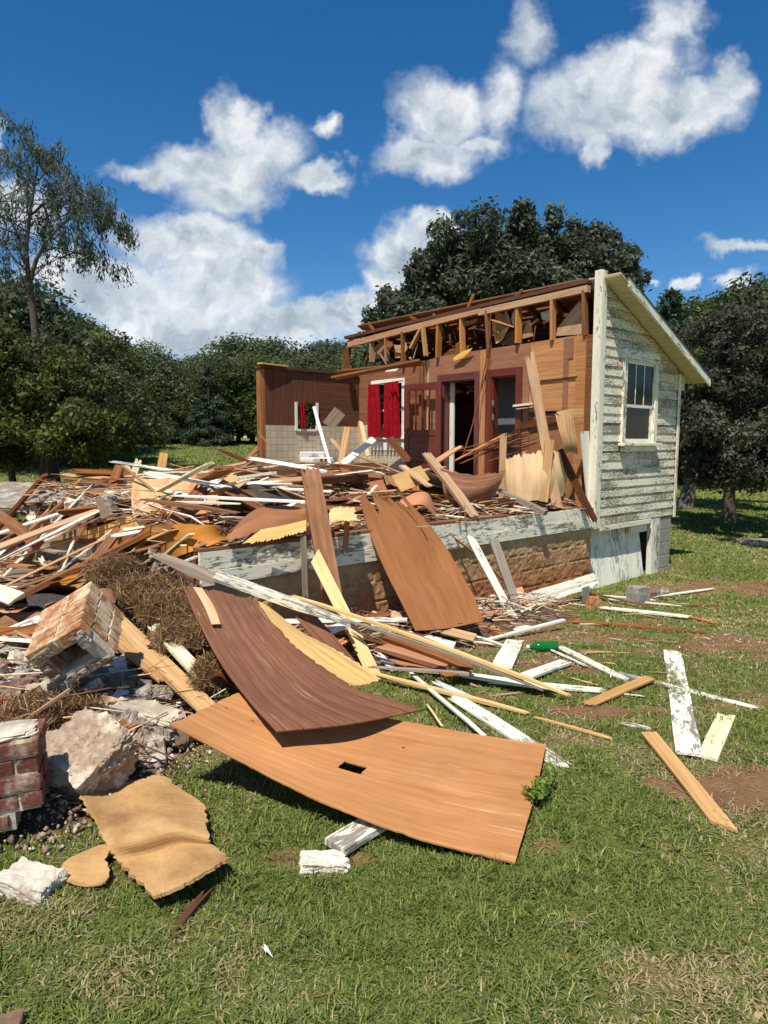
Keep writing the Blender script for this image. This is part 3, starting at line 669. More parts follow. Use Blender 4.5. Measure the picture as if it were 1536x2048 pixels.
    zq = (zmid - .09 + zr + .2) / 2; b.box((s_, y0 + st, zq - .04), (s_ + .04, y1 - st, zq + .04)); b.box((s_ + .012, y0 + st, zr + .2), (s_ + .026, y1 - st, zq - .04)); b.box((s_ + .012, y0 + st, zq + .04), (s_ + .026, y1 - st, zmid - .09))
    b.build('door_leaf', MT['reddoor'], dr, bevel=.003)
    b = MB(96)
    for k in (1, 2, 3): y = y0 + st + (y1 - y0 - 2 * st) * k / 4; b.box((s_ + .01, y - .012, zmid), (s_ + .03, y + .012, vt - .12))
    b.build('glazing_bar', MT['reddoor'], dr)
    b = MB(97); b.box((s_ + .01, y1 - .06, zmid - .07), (s_ - .02, y1 - .03, zmid - .03)); b.build('handle', MT['chrome'], dr)
    # curtain wall (same plane, recessed) and the kitchen end wall
    b = MB(98); kz = Ls(740, 745).z + .05
    wl_, wr_ = vv(803), vv(746); wzt = Ls(775, 768).z; wzb = Ls(775, 872).z; s2 = .03
    panel(b, vv(838), wl_, dz, topz(838) - .0, kz + .1, s2); panel(b, wl_, wr_, wzt, kz + .1, kz, s2); panel(b, wr_, VK, dz + .9, kz, kz, s2); panel(b, wl_, wr_, dz, wzb, wzb, s2)
    HB('kitchen_side_panel', b, MT['old'])
    b = MB(99); panel(b, vv(812), VK - .02, dz + .2, Ls(760, 850).z, Ls(722, 850).z, s2 - .01, .008); HB('side_tiles', b, MT['tile'])
    kw = empty('window'); kw.parent = house
    b = MB(100); q = .06; b.box((s2 - .03, wl_ - q, wzb - .02), (s2 - .001, wl_, wzt + .08)); b.box((s2 - .03, wr_, wzb - .02), (s2 - .001, wr_ + q, wzt + .08)); b.box((s2 - .03, wl_, wzt), (s2 - .001, wr_, wzt + .08)); b.box((s2 - .05, wl_ - .08, wzb - .06), (s2 - .001, wr_ + .08, wzb - .02)); b.box((s2 - .02, wl_ - q, wzb - .26), (s2 - .002, wr_ + q, wzb - .10))
    b.build('frame', MT['whiteclean'], kw, bevel=.003)
    b = MB(101); m_ = (wzb + wzt) / 2; b.box((s2 + .02, wl_, m_ - .02), (s2 + .04, wr_, m_ + .02)); b.box((s2 + .02, (wl_ + wr_) / 2 - .02, wzb), (s2 + .04, (wl_ + wr_) / 2 + .02, wzt)); b.build('sash', MT['whiteclean'], kw)
    b = MB(102); b.box((s2 + .05, wl_, wzb), (s2 + .055, wr_, wzt)); b.build('pane', MT['glass'], kw)
    # end wall v = VK
    eL = Lv(520, 850, v=VK).x; zk = Lv(620, 745, v=VK).z; ztl = Lv(620, 852, v=VK).z
    nl, nr = Lv(592, 830, v=VK).x, Lv(630, 830, v=VK).x; nt_, nb_ = Lv(610, 805, v=VK).z, Lv(610, 858, v=VK).z
    b = MB(103); th = .014
    for (a_, c_, z0_, z1_) in ((eL + .1, nl, ztl, zk), (nl, nr, nt_, zk), (nr, .02, ztl, zk)): b.box((a_, VK - .02, z0_), (c_, VK - .006, z1_))
    HB('kitchen_end_panel', b, MT['dark'])
    b = MB(104)
    for (a_, c_, z1_) in ((eL + .1, nl, ztl), (nl, nr, nb_), (nr, .02, ztl)): b.hexa([(a_, VK - .028, dz), (c_, VK - .028, dz), (c_, VK - .006, dz), (a_, VK - .006, dz), (a_, VK - .028, z1_), (c_, VK - .028, z1_), (c_, VK - .006, z1_), (a_, VK - .006, z1_)], (c_ - a_, .02, z1_ - dz), off=(a_, 0))
    HB('kitchen_tiles', b, MT['tile'])
    b = MB(105); b.box((eL, VK - .02, dz), (eL + .1, VK + .1, zk)); b.box((eL + .11, VK - .005, dz), (eL + .16, VK + .09, zk)); HB('end_post', b, MT['rust'], bevel=.005)
    b = MB(106); b.box((eL - .02, VK - .06, zk + .002), (.0, VK + .12, zk + .05)); HB('wall_cap', b, MT['dark'])
    b = MB(107); b.beam((eL - .03, VK - .07, zk + .075), (eL + .5, VK - .02, zk + .065), .13, .02); HB('broken_cap_board', b, MT['yellow'])
    ks = empty('window'); ks.parent = house
    b = MB(108); q = .045; b.box((nl - q, VK - .05, nb_ - .03), (nl, VK - .029, nt_)); b.box((nr, VK - .05, nb_ - .03), (nr + q, VK - .029, nt_)); b.box((nl, VK - .05, nb_ - .04), (nr, VK - .029, nb_ - .0)); b.build('frame', MT['whiteclean'], ks)
    # sagging ceiling remnant over the kitchen
    a = Ls(836, 728, s=-.03); c = Ls(700, 748, s=-.9)
    P = [to_local(W(566, 754, 10.3)), Ls(838, 732, s=-.35), Ls(845, 722, s=-.02), Ls(697, 738, s=-.02), Ls(690, 742, s=-.3)]
    b = MB(109); b.beam(to_local(W(668, 756, 10.2)), to_local(W(842, 722, 9.9)), .30, .03, up=(0, 0, 1)); b.beam(to_local(W(690, 744, 11.4)), to_local(W(838, 727, 10.6)), .40, .02); HB('sagging_ceiling_board', b, MT['old'])
    for (p, q, w_, mt) in (((690, 700), (694, 735), .12, 'old'), ((555, 742), (640, 745), .02, 'old')):
        b = MB(110); b.beam(to_local(W(*p, 12.4)), to_local(W(*q, 12.4)), w_, .03, up=(0, -1, 0)); HB('hanging_board', b, MT[mt])
    # white board end panel near the corner, inside
    b = MB(111); b.prism([Lv(1162, 862, .05), Lv(1178, 862, .05), Lv(1186, 1030, .05), Lv(1176, 1010, .05)], (0, .02, 0)); HB('white_end_panel', b, MT['whiteclean'])
    # loose strip lying diagonally across the gable (casts the long thin shadow)
    # basement opening: leaning board door, post, block pier
    b = MB(112); b.box((.0, 1.2, -.5), (RW - .02, 1.25, FLOOR - .245)); HB('basement_back_wall', b, MT['cinder'])
    bd = empty('basement_door'); bd.parent = house
    xs = [Lv(p, 1100).x for p in (1188, 1226, 1262, 1291)]
    for k in range(3):
        b = MB(113 + k); top = FLOOR - .27; x0_, x1_ = xs[k] + .003, xs[k + 1] - .003; f0, f1 = -.02 + .008 * k, .14; b.hexa([(x0_, f0, -.40), (x1_, f0, -.40), (x1_, f0 + .025, -.40), (x0_, f0 + .025, -.40), (x0_, f1, top), (x1_, f1, top), (x1_, f1 + .025, top), (x0_, f1 + .025, top)], (x1_ - x0_, .025, top + .4)); b.build('door_board', MT['white'], bd, bevel=.003)
    b = MB(117); b.box((Lv(1262, 1060).x, .0, FLOOR - .42), (Lv(1294, 1060).x, .03, FLOOR - .32)); b.build('door_batten', MT['white'], bd)
    b = MB(118); b.box((.09, -.045, FLOOR - .30), (Lv(1297, 1060).x, -.02, FLOOR - .235)); HB('header_board', b, MT['whitepeel'])
    p0, p1 = Lv(1300, 1100).x, Lv(1315, 1100).x
    b = MB(119); b.box((p0, -.02, -.5), (p1, .06, FLOOR - .24)); HB('door_post', b, MT['white'], bevel=.004)
    c0 = Lv(1317, 1100).x; c1 = Lv(1338, 1100).x
    b = MB(120)
    for k in range(6):
        z1 = FLOOR - .245 - k * .2; b.box((c0, -.01, z1 - .194), (c1 + .003 * (k % 2), .19, z1))
    for k in range(1, 6): 
        z1 = FLOOR - .245 - (k - 1) * .2; b.box((c1 - .19, .2, z1 - .194), (c1, VK, z1))
    HB('block_pier', b, MT['cinder'], bevel=.008)
    b = MB(121); b.box((c0 + .006, 0.0, -.6), (c1 - .01, .17, FLOOR - .26)); HB('pier_mortar', b, MT['mortar'])
    # hanging wire from the roof past door one
    b = MB(122)
    P = [Ls(983, 600, -.06), Ls(978, 690, -.08), Ls(962, 775, -.12), Ls(945, 850, -.3), Ls(928, 905, -.5)]
    for i in range(4): b.beam(P[i], P[i + 1], .012, .012)
    P = [Ls(980, 690, -.08), Ls(974, 740, -.1), Ls(962, 780, -.13)]
    for i in range(2): b.beam(P[i], P[i + 1], .018, .008)
    HB('hanging_wire', b, MT['old'])
    b = MB(123); b.prism([Ls(907, 716, -.05), Ls(925, 703, -.05), Ls(946, 696, -.05), Ls(938, 706, -.05), Ls(926, 717, -.05), Ls(908, 722, -.05)], (-.01, 0, 0)); HB('torn_board_flap', b, MT['yellow'])
    b = MB(124); b.prism([Ls(770, 744, -.3), Ls(779, 737, -.3), Ls(800, 735, -.3), Ls(793, 742, -.3)], (-.01, 0, 0)); HB('torn_board_flap', b, MT['whiteclean'])
    # wall niche with white shelf
    b = MB(125); a = Ls(1031, 812, -.05); c = Ls(1066, 808, -.05); b.beam(a, c, .13, .03); b.beam(Ls(1038, 818, -.04), Ls(1068, 814, -.04), .12, .012); HB('shelf', b, MT['white'])
build_house()

# curtains, sink, mirror and the like, fixed to or leaning on the kitchen walls
def cloth(name, label, A, B, C_, D_, mat, folds, amp, cat, nrm, seed=1, extra=None, group=None):
    """A B top corners, C D bottom corners (C under A) in world space"""
    nu, nv = 48, 16; verts = []; rng = random.Random(seed); ph = [rng.uniform(0, 6.28) for _ in range(6)]
    for j in range(nv + 1):
        t = j / nv; a = A.lerp(C_, t); b_ = B.lerp(D_, t)
        for i in range(nu + 1):
            u = i / nu; p = a.lerp(b_, u); d = math.sin(u * folds * 6.283 + ph[0] + .5 * math.sin(t * 3 + ph[1])) * amp * (.6 + .5 * t) + math.sin(u * folds * 2.7 * 6.283 + ph[2]) * amp * .3
            verts.append(p + nrm * (d + amp * 1.6) + Vector((0, 0, -.012 * math.sin(u * folds * 6.283) * (t > .9))))
    i = np.arange((nu + 1) * (nv + 1)).reshape(nv + 1, nu + 1)
    f = np.stack([i[:-1, :-1].ravel(), i[:-1, 1:].ravel(), i[1:, 1:].ravel(), i[1:, :-1].ravel()], 1)
    me = fast_mesh(name, [tuple(v) for v in verts], f, smooth=True); me.materials.append(mat)
    o = link(bpy.data.objects.new(name, me)); tag(o, label, cat, group); return o
def lw(p): return to_world(p.x, p.y, p.z)
nS = -U
cloth('curtain', 'red curtain hanging left of the gap in the large kitchen window', lw(Ls(743, 770, -.03)), lw(Ls(765, 768, -.03)), lw(Ls(744, 874, -.03)), lw(Ls(768, 874, -.03)), MT['curtain'], 3.5, .045, 'curtain', nS, 2, group='red kitchen curtains')
cloth('curtain', 'red curtain hanging beside the red door, right half of the large kitchen window', lw(Ls(777, 767, -.03)), lw(Ls(800, 763, -.03)), lw(Ls(777, 875, -.03)), lw(Ls(802, 875, -.03)), MT['curtain'], 3.5, .045, 'curtain', nS, 3, group='red kitchen curtains')
cloth('curtain', 'narrow dark red curtain in the small window above the white sink', lw(Lv(597, 803, VK - .06)), lw(Lv(609, 806, VK - .06)), lw(Lv(598, 857, VK - .06)), lw(Lv(611, 857, VK - .06)), MT['curtain'], 2.5, .012, 'curtain', -Mv, 4, group='red kitchen curtains')
b = MB(200); b.beam(lw(Ls(740, 771, -.05)), lw(Ls(806, 761, -.05)), .015, .015)
tag(b.build('curtain_rod', MT['chrome']), 'thin rod carrying the two long red curtains', 'curtain rod')
def sink():
    e = empty('wall_sink'); c = Lv(624, 918, VK - .03); w2 = .30
    e.location = to_world(c.x, VK - .03, c.z); e.rotation_euler = (0, 0, HROT)
    tag(e, 'white enamel wall sink hanging on the tiled kitchen wall above the heap', 'sink')
    b = MB(201); hw, dp = .27, .40
    # body: slab with a basin made of rim boxes and a tapered bowl
    b.box((-hw, -dp, -.05), (hw, -dp + .05, .03)); b.box((-hw, -.10, -.05), (hw, 0, .03)); b.box((-hw, -dp + .05, -.05), (-hw + .05, -.10, .03)); b.box((hw - .05, -dp + .05, -.05), (hw, -.10, .03))
    b.hexa([(-.16, -.30, -.16), (.16, -.30, -.16), (.16, -.12, -.16), (-.16, -.12, -.16), (-hw + .02, -dp + .02, -.049), (hw - .02, -dp + .02, -.049), (hw - .02, -.02, -.049), (-hw + .02, -.02, -.049)], (.5, .4, .1))
    b.box((-hw, -.03, .031), (hw, 0, .13)); b.build('basin', MT['enamel'], e, bevel=.012)
    b = MB(202)
    for x in (-.09, 0, .09):
        n = 12; pts = [(x + .027 * math.cos(6.283 * k / n), -dp - .001, -.01 + .027 * math.sin(6.283 * k / n)) for k in range(n)]; b.prism(pts, (0, -.02, 0))
    b.build('tap_knob', MT['chrome'], e)
    b = MB(203); b.beam((0, -.04, .03), (0, -.05, .09), .02, .02); b.beam((0, -.05, .085), (0, -.17, .07), .018, .018); b.beam((-.11, -.06, .04), (.11, -.06, .04), .014, .014); b.build('tap', MT['chrome'], e)
    b = MB(204); b.beam((0, -.2, -.16), (0, -.2, -.28), .05, .05); b.build('drain', MT['enamel'], e)
sink()
# ------------------------------------------------------------------ boards and sheets
PR = random.Random(77)
def plank(name, label, A, B, w, t, mat, ends='cc', roll=0, bow=0.0, group=None, cat='board', up=(0, 0, 1), groove=False, seed=None, kind=None, twist=0, sharp=1.0):
    A = Vector(A); B = Vector(B); L = (B - A).length; x, y, z = basis(A, B, up, roll)
    rng = random.Random(seed if seed is not None else PR.randint(0, 1 << 30))
    k = 6 if ('b' in ends or groove) and w > .03 else 2
    n = max(2, min(10, int(L / .25)))
    prof = [0.0] * (k + 1)
    if groove: prof = [0, 0, -.35 * t, 0, 0, 0, 0][:k + 1]
    def endoff(ch):
        if ch == 'b': return [rng.uniform(.0, 1.0) * min(.22, .10 + w * .8) * sharp * (1 if i % 2 else .35) for i in range(k + 1)]
        if ch == 'p': return [abs(i / k - .5) * -1 * w * 1.2 for i in range(k + 1)]
        if ch == 't': return [(1 - abs(i / k - .2)) * .3 for i in range(k + 1)]
        if ch == 's': return [w * .8 * i / k for i in range(k + 1)]
        return [rng.uniform(-.004, .004) for i in range(k + 1)]
    e0 = endoff(ends[0]); e1 = endoff(ends[1]); verts = []; uv = []
    off = (rng.uniform(0, 60), rng.uniform(0, 60)); wob = [rng.uniform(-.003, .003) for _ in range(n + 1)]
    for side in (1, -1):
        for i in range(n + 1):
            s = i / n
            for j in range(k + 1):
                yy = (j / k - .5) * w * (1 + .03 * math.sin(i * 2.1 + off[0])) + wob[i]
                xx = s * L
                if i == 0: xx = -e0[j] if ends[0] != 'b' else e0[j] - min(.1, w)
                if i == n: xx = L + e1[j] if ends[1] != 'b' else L - e1[j] + min(.1, w)
                thin = 1.0
                if (i == 0 and ends[0] == 'b') or (i == n and ends[1] == 'b'): thin = .35
                zz = side * t / 2 * thin + (prof[j] if side > 0 else 0) + bow * 4 * s * (1 - s)
                if twist: zz += (j / k - .5) * w * math.tan(R(twist)) * (s - .5)
                verts.append((xx, yy, zz)); uv.append((xx + off[0], yy + off[1]))
    m = (n + 1) * (k + 1); F_ = []; UVS = []
    def q(*idx, dv=0.0):
        F_.append(idx); UVS.append([(uv[i][0], uv[i][1] + (dv * (1 if a in (1, 2) else 0))) for a, i in enumerate(idx)])
    for i in range(n):
        for j in range(k):
            a = i * (k + 1) + j; q(a, a + k + 1, a + k + 2, a + 1); q(m + a, m + a + 1, m + a + k + 2, m + a + k + 1)
        for j in (0, k):
            a = i * (k + 1) + j; c = a + k + 1
            if j == 0: q(a, m + a, m + c, c, dv=t)
            else: q(a, c, m + c, m + a, dv=t)
    for i in (0, n):
        for j in range(k):
            a = i * (k + 1) + j
            if i == 0: q(a, a + 1, m + a + 1, m + a, dv=t)
            else: q(a, m + a, m + a + 1, a + 1, dv=t)
    me = bpy.data.meshes.new(name); me.from_pydata(verts, [], F_)
    l = me.uv_layers.new(name='UVMap'); l.data.foreach_set('uv', [c for f in UVS for p in f for c in p])
    me.materials.append(MT[mat] if isinstance(mat, str) else mat)
    o = link(bpy.data.objects.new(name, me)); o.matrix_world = Matrix.Translation(A) @ Matrix((x, y, z)).transposed().to_4x4()
    tag(o, label, cat, group, kind); return o
def cr(p0, p1, p2, p3, t):
    return .5 * ((2 * p1) + (p2 - p0) * t + (2 * p0 - 5 * p1 + 4 * p2 - p3) * t * t + (3 * p1 - p0 - 3 * p2 + p3) * t ** 3)
def crl(P, s):
    n = len(P) - 1; f = min(max(s, 0), .99999) * n; i = int(f); t = f - i
    g = lambda k: P[k] if 0 <= k <= n else (P[0] * 2 - P[1] if k < 0 else P[n] * 2 - P[n - 1])
    return cr(g(i - 1), g(i), g(i + 1), g(i + 2), t)
def sheet(name, label, rows, mat, t=.006, nu=30, nv=20, jag=None, hole=None, group=None, cat='panel', seed=1, uvrot=False, splint=3, back=None):
    """rows: list of rows (top to bottom) of world points; u runs along a row"""
    rng = random.Random(seed); jag = jag or {}
    LU = max((rows[0][-1] - rows[0][0]).length, (rows[-1][-1] - rows[-1][0]).length); LV = (rows[-1][0] - rows[0][0]).length
    def zig(n, amp, ln):
        o = []; base = 0
        for i in range(n + 1):
            base = .75 * base + .5 * rng.uniform(-1, 1)
            o.append(max(0, (.25 + base * .35 + (rng.uniform(.1, .75) * rng.random() if i % 2 else 0))) * amp / ln)
        return o
    jt = zig(nu, jag.get('t', 0), LV); jb = zig(nu, jag.get('b', 0), LV); jl = zig(nv, jag.get('l', 0), LU); jr = zig(nv, jag.get('r', 0), LU)
    P = [[None] * (nu + 1) for _ in range(nv + 1)]; PU = [[None] * (nu + 1) for _ in range(nv + 1)]
    for j in range(nv + 1):
        for i in range(nu + 1):
            us = jl[j] + (1 - jl[j] - jr[j]) * i / nu; vs = jt[i] + (1 - jt[i] - jb[i]) * j / nv
            P[j][i] = crl([crl(r, us) for r in rows], vs); PU[j][i] = (us, vs)
    verts = []; nrm = []
    for j in range(nv + 1):
        for i in range(nu + 1):
            du = P[j][min(i + 1, nu)] - P[j][max(i - 1, 0)]; dv = P[min(j + 1, nv)][i] - P[max(j - 1, 0)][i]
            n_ = du.cross(dv); n_ = n_.normalized() if n_.length > 1e-9 else Vector((0, 0, 1)); nrm.append(n_); verts.append(P[j][i])
    m = len(verts); verts2 = [tuple(v + n_ * t / 2) for v, n_ in zip(verts, nrm)] + [tuple(v - n_ * t / 2) for v, n_ in zip(verts, nrm)]
    off = (rng.uniform(0, 60), rng.uniform(0, 60))
    def uvp(i, j): return ((PU[j][i][0] * LU + off[0], PU[j][i][1] * LV + off[1]) if not uvrot else (PU[j][i][1] * LV + off[0], PU[j][i][0] * LU + off[1]))
    keep = {}
    for j in range(nv):
        for i in range(nu):
            keep[(i, j)] = not (hole and hole[0] <= (i + .5) / nu <= hole[1] and hole[2] <= (j + .5) / nv <= hole[3])
    F_ = []; UV = []; MI = []
    ix = lambda i, j: j * (nu + 1) + i
    for j in range(nv):
        for i in range(nu):
            if not keep[(i, j)]: continue
            q = [(i, j), (i, j + 1), (i + 1, j + 1), (i + 1, j)]
            F_.append([ix(*c) for c in q]); UV.append([uvp(*c) for c in q]); MI.append(0)
            F_.append([m + ix(*c) for c in reversed(q)]); UV.append([uvp(*c) for c in reversed(q)]); MI.append(1 if back else 0)
            for (a, c, ni, nj) in (((i, j), (i, j + 1), i - 1, j), ((i, j + 1), (i + 1, j + 1), i, j + 1), ((i + 1, j + 1), (i + 1, j), i + 1, j), ((i + 1, j), (i, j), i, j - 1)):
                if not keep.get((ni, nj), False):
                    F_.append([ix(*c), ix(*a), m + ix(*a), m + ix(*c)]); ua, uc = uvp(*a), uvp(*c); UV.append([uc, ua, (ua[0], ua[1] + t), (uc[0], uc[1] + t)]); MI.append(0)
    org = verts[ix(nu // 2, nv)]
    me = bpy.data.meshes.new(name); me.from_pydata([(v[0] - org.x, v[1] - org.y, v[2] - org.z) for v in verts2], [], F_)
    l = me.uv_layers.new(name='UVMap'); l.data.foreach_set('uv', [c for f in UV for p in f for c in p])
    me.materials.append(MT[mat]); 
    if back: me.materials.append(MT[back])
    me.polygons.foreach_set('material_index', MI)
    me.polygons.foreach_set('use_smooth', [True] * len(F_)); me.update()
    try:
        me.set_sharp_from_angle(angle=R(35))
    except Exception: pass
    o = link(bpy.data.objects.new(name, me)); o.location = org; tag(o, label, cat, group); return o

# ------------------------------------------------------------------ large sheets
_S0 = S
S = lambda px, py, dh=0.0, fn=heap_z: _S0(px, py, dh + (.11 if fn is heap_z else 0.0), fn)
def Wz(px, py, z):
    r = ray(px, py); t = (z - CAMZ) / r.z; return Vector((0, 0, CAMZ)) + r * t
sheet('plywood_sheet', 'big orange plywood sheet with a small rectangular hole, curving down onto the grass',
      [[G(490, 1380, .36), G(645, 1410, .29), G(794, 1440, .19), G(945, 1468, .10), G(1093, 1490, .05)],
       [G(412, 1414, .37), G(555, 1474, .25), G(715, 1524, .16), G(890, 1566, .09), G(1068, 1600, .05)],
       [G(338, 1450, .37), G(470, 1519, .22), G(640, 1604, .13), G(830, 1677, .07), G(1030, 1728, .03)]], 'ply', t=.008, nu=60, nv=34, hole=(.475, .535, .53, .61), seed=3, jag={'l': .02, 't': .004, 'b': .005, 'r': .004})
sheet('hardboard_sheet', 'large glossy dark brown panel, scored in strips, sliding down over the orange plywood sheet',
      [[W(363, 1170, 4.75), W(440, 1182, 4.8), W(519, 1205, 4.85)],
       [W(400, 1252, 4.2), W(480, 1252, 4.3), W(554, 1252, 4.4)],
       [W(443, 1330, 3.70), W(535, 1325, 3.82), W(624, 1317, 4.0)],
       [W(497, 1402, 3.32), W(604, 1394, 3.42), W(716, 1374, 3.72)],
       [W(553, 1464, 3.08), W(712, 1447, 3.26), W(855, 1418, 3.72)]], 'darkpanel', t=.007, nu=56, nv=50, seed=4, uvrot=True, jag={'t': .05, 'r': .06, 'l': .006})
for i, (p, q, r_) in enumerate(((( 398, 1180), (408, 1195), (432, 1248)), ((640, 1345), (680, 1370), (760, 1402)))):
    pass
sheet('torn_plywood', 'yellow inner layer of torn plywood, split into strips, right of the dark brown panel',
      [[W(516, 1203, 4.87), W(532, 1210, 4.9), W(548, 1222, 4.95)],
       [W(546, 1248, 4.42), W(575, 1256, 4.5), W(606, 1266, 4.6)],
       [W(612, 1316, 4.03), W(650, 1312, 4.12), W(690, 1308, 4.25)],
       [W(706, 1374, 3.76), W(738, 1370, 3.86), W(768, 1360, 3.98)]], 'yellow', t=.008, nu=18, nv=30, seed=5, uvrot=True, jag={'b': .05, 'r': .03})
sheet('veneer_strip', 'long light strip peeled from the upper left of the dark brown panel',
      [[W(386, 1174, 4.72), W(404, 1176, 4.73)], [W(408, 1212, 4.42), W(428, 1213, 4.44)], [W(424, 1250, 4.17), W(442, 1250, 4.18)]], 'lightply', t=.003, nu=6, nv=10, seed=6, uvrot=True, jag={'b': .03})
sheet('hardboard_sheet', 'tall brown hardboard panel with shredded top, leaning from the deck to the ground',
      [[W(716, 984, 6.55), W(752, 978, 6.7), W(792, 975, 6.85)],
       [W(737, 1060, 6.38), W(812, 1052, 6.55), W(872, 1066, 6.72)],
       [W(770, 1140, 6.12), W(842, 1136, 6.30), W(912, 1128, 6.48)],
       [W(800, 1200, 5.92), W(875, 1196, 6.08), W(944, 1186, 6.25)],
       [W(831, 1262, 5.70), W(900, 1256, 5.88), W(967, 1242, 6.05)]], 'hard', t=.008, nu=44, nv=40, seed=7, uvrot=True, jag={'t': .42, 'r': .01})
sheet('plywood_sheet', 'long orange plywood sheet lying on the left of the heap above the fallen chimney block',
      [[S(62, 1190, .10), S(150, 1130, .10), S(238, 1078, .09), S(320, 1052, .08), S(400, 1048, .08)],
       [S(74, 1202, .08), S(170, 1150, .10), S(262, 1108, .10), S(350, 1078, .10), S(440, 1052, .10)],
       [S(88, 1214, .10), S(186, 1170, .13), S(292, 1132, .15), S(380, 1105, .15), S(470, 1074, .13)]], 'ply', t=.008, nu=40, nv=12, seed=8, jag={'r': .12, 'l': .02})
sheet('hardboard_piece', 'flat reddish hardboard piece with a pale torn flap, mid left of the heap',
      [[S(182, 1052, .16), S(240, 1053, .16), S(300, 1048, .16), S(352, 1048, .16)], [S(172, 1078, .17), S(230, 1082, .17), S(285, 1086, .17), S(322, 1084, .17)]], 'hard', t=.006, nu=24, nv=10, seed=9, jag={'r': .10, 't': .04})
sheet('torn_flap', 'pale yellow torn plywood triangle resting on the flat reddish hardboard piece at left',
      [[S(206, 1050, .20), S(256, 1033, .22), S(262, 1035, .2)], [S(145, 1074, .19), S(180, 1077, .18), S(284, 1056, .18)]], 'yellow', t=.006, nu=16, nv=6, seed=10, jag={'b': .03, 'r': .02})
sheet('plywood_sheet', 'reddish plywood overhanging the white sill, left of the upright reddish post',
      [[S(455, 1066, .18), S(510, 1020, .16), S(560, 1012, .18), S(618, 1018, .2)],
       [S(440, 1080, .24), S(500, 1052, .28), S(560, 1038, .28), S(616, 1040, .28)],
       [W(448, 1092, 5.25), W(505, 1072, 5.45), W(560, 1062, 5.6), W(612, 1058, 5.8)]], 'hard', t=.008, nu=40, nv=16, seed=11, jag={'b': .05, 'l': .08})
sheet('torn_plywood', 'splintered yellow plywood edge hanging over the white sill, left of the upright post',
      [[W(520, 1060, 5.45), W(560, 1052, 5.55), W(612, 1040, 5.75)], [W(478, 1092, 5.25), W(545, 1082, 5.4), W(612, 1066, 5.6)]], 'yellow', t=.006, nu=40, nv=6, seed=12, jag={'b': .07, 'l': .04})
sheet('torn_plywood', 'small splintered yellow plywood flap just right of the upright reddish post',
      [[W(662, 1016, 6.0), W(690, 1012, 6.1), W(712, 1014, 6.2)], [W(652, 1046, 5.75), W(682, 1046, 5.8), W(716, 1040, 5.95)]], 'yellow', t=.006, nu=26, nv=6, seed=13, jag={'b': .10, 'r': .07, 't': .05})
sheet('brown_board_sheet', 'flat grey brown board sheet at the left edge of the photo with a bitten corner',
      [[S(20, 1140, .02), S(62, 1134, .02), S(66, 1140, .02)], [S(-10, 1165, .02), S(40, 1168, .02), S(72, 1175, .02)], [S(-30, 1196, .02), S(30, 1204, .02), S(76, 1196, .02)]], 'grey', t=.01, nu=16, nv=10, seed=14, jag={'r': .04, 't': .03})
sheet('curved_plywood', 'dark curved plywood sheet bulging up like a tub on the right of the deck',
      [[W(880, 932, 8.0), W(930, 944, 8.0), W(975, 944, 8.2), W(1012, 938, 8.5)],
       [W(886, 975, 7.8), W(930, 985, 7.75), W(970, 980, 7.9), W(1000, 968, 8.3)],
       [W(892, 1016, 7.9), W(925, 1028, 7.9), W(962, 1024, 8.1), W(980, 1008, 8.35)]], 'old', t=.01, nu=20, nv=14, seed=15, jag={'t': .06})
sheet('curled_hardboard', 'reddish curled hardboard arching beside the top of the leaning panel',
      [[W(795, 1006, 7.1), W(830, 986, 7.3), W(858, 990, 7.4), W(874, 1034, 7.5)], [W(806, 1016, 6.9), W(832, 1010, 6.9), W(852, 1014, 7.0), W(878, 1046, 7.2)]], 'salmon', t=.006, nu=16, nv=8, seed=16)
sheet('light_plywood_sheet', 'upright light plywood sheet with ragged top and curled right edge, near the house corner',
      [[W(1010, 912, 8.6), W(1050, 900, 8.65), W(1090, 893, 8.7), W(1122, 896, 8.75)],
       [W(1012, 956, 8.5), W(1052, 954, 8.5), W(1094, 950, 8.5), W(1134, 948, 8.75)],
       [W(1014, 1000, 8.5), W(1052, 1002, 8.45), W(1092, 998, 8.5), W(1126, 992, 8.75)]], 'lightply', t=.01, nu=26, nv=14, seed=17, uvrot=True, jag={'t': .10})
sheet('veneer_strip', 'bright orange curled veneer strip hanging down near the corner board of the house',
      [[W(1110, 828, 8.7), W(1128, 826, 8.7), W(1146, 824, 8.75)], [W(1118, 860, 8.5), W(1132, 858, 8.5), W(1150, 858, 8.6)], [W(1126, 886, 8.45), W(1140, 884, 8.45), W(1154, 885, 8.5)], [W(1130, 908, 8.5), W(1142, 904, 8.5), W(1156, 910, 8.55)]], 'bare', t=.004, nu=8, nv=16, seed=18, uvrot=True, jag={'b': .01})
sheet('veneer_strip', 'short orange veneer strip sticking out sideways toward the corner board of the house',
      [[W(1112, 824, 8.68), W(1140, 818, 8.72), W(1168, 817, 8.8)], [W(1120, 832, 8.66), W(1142, 834, 8.70), W(1168, 834, 8.78)]], 'bare', t=.004, nu=12, nv=6, seed=19, jag={'r': .03})
sheet('fibreboard_sheet', 'creased tan fibreboard sheet with ragged edges on the grass at lower left',
      [[G(156, 1592, .14), G(215, 1578, .05), G(268, 1562, .06), G(322, 1546, .03)],
       [G(186, 1650, .13), G(250, 1628, .07), G(315, 1608, .07), G(408, 1612, .05)],
       [G(212, 1690, .10), G(275, 1672, .13), G(345, 1655, .13), G(420, 1668, .09)],
       [G(236, 1732, .05), G(300, 1716, .05), G(365, 1695, .06), G(432, 1694, .06)],
       [G(306, 1800, .07), G(345, 1782, .09), G(400, 1756, .10), G(464, 1717, .10)]], 'cardboard', t=.014, nu=34, nv=36, seed=20, jag={'l': .05, 'r': .035, 't': .02, 'b': .015})
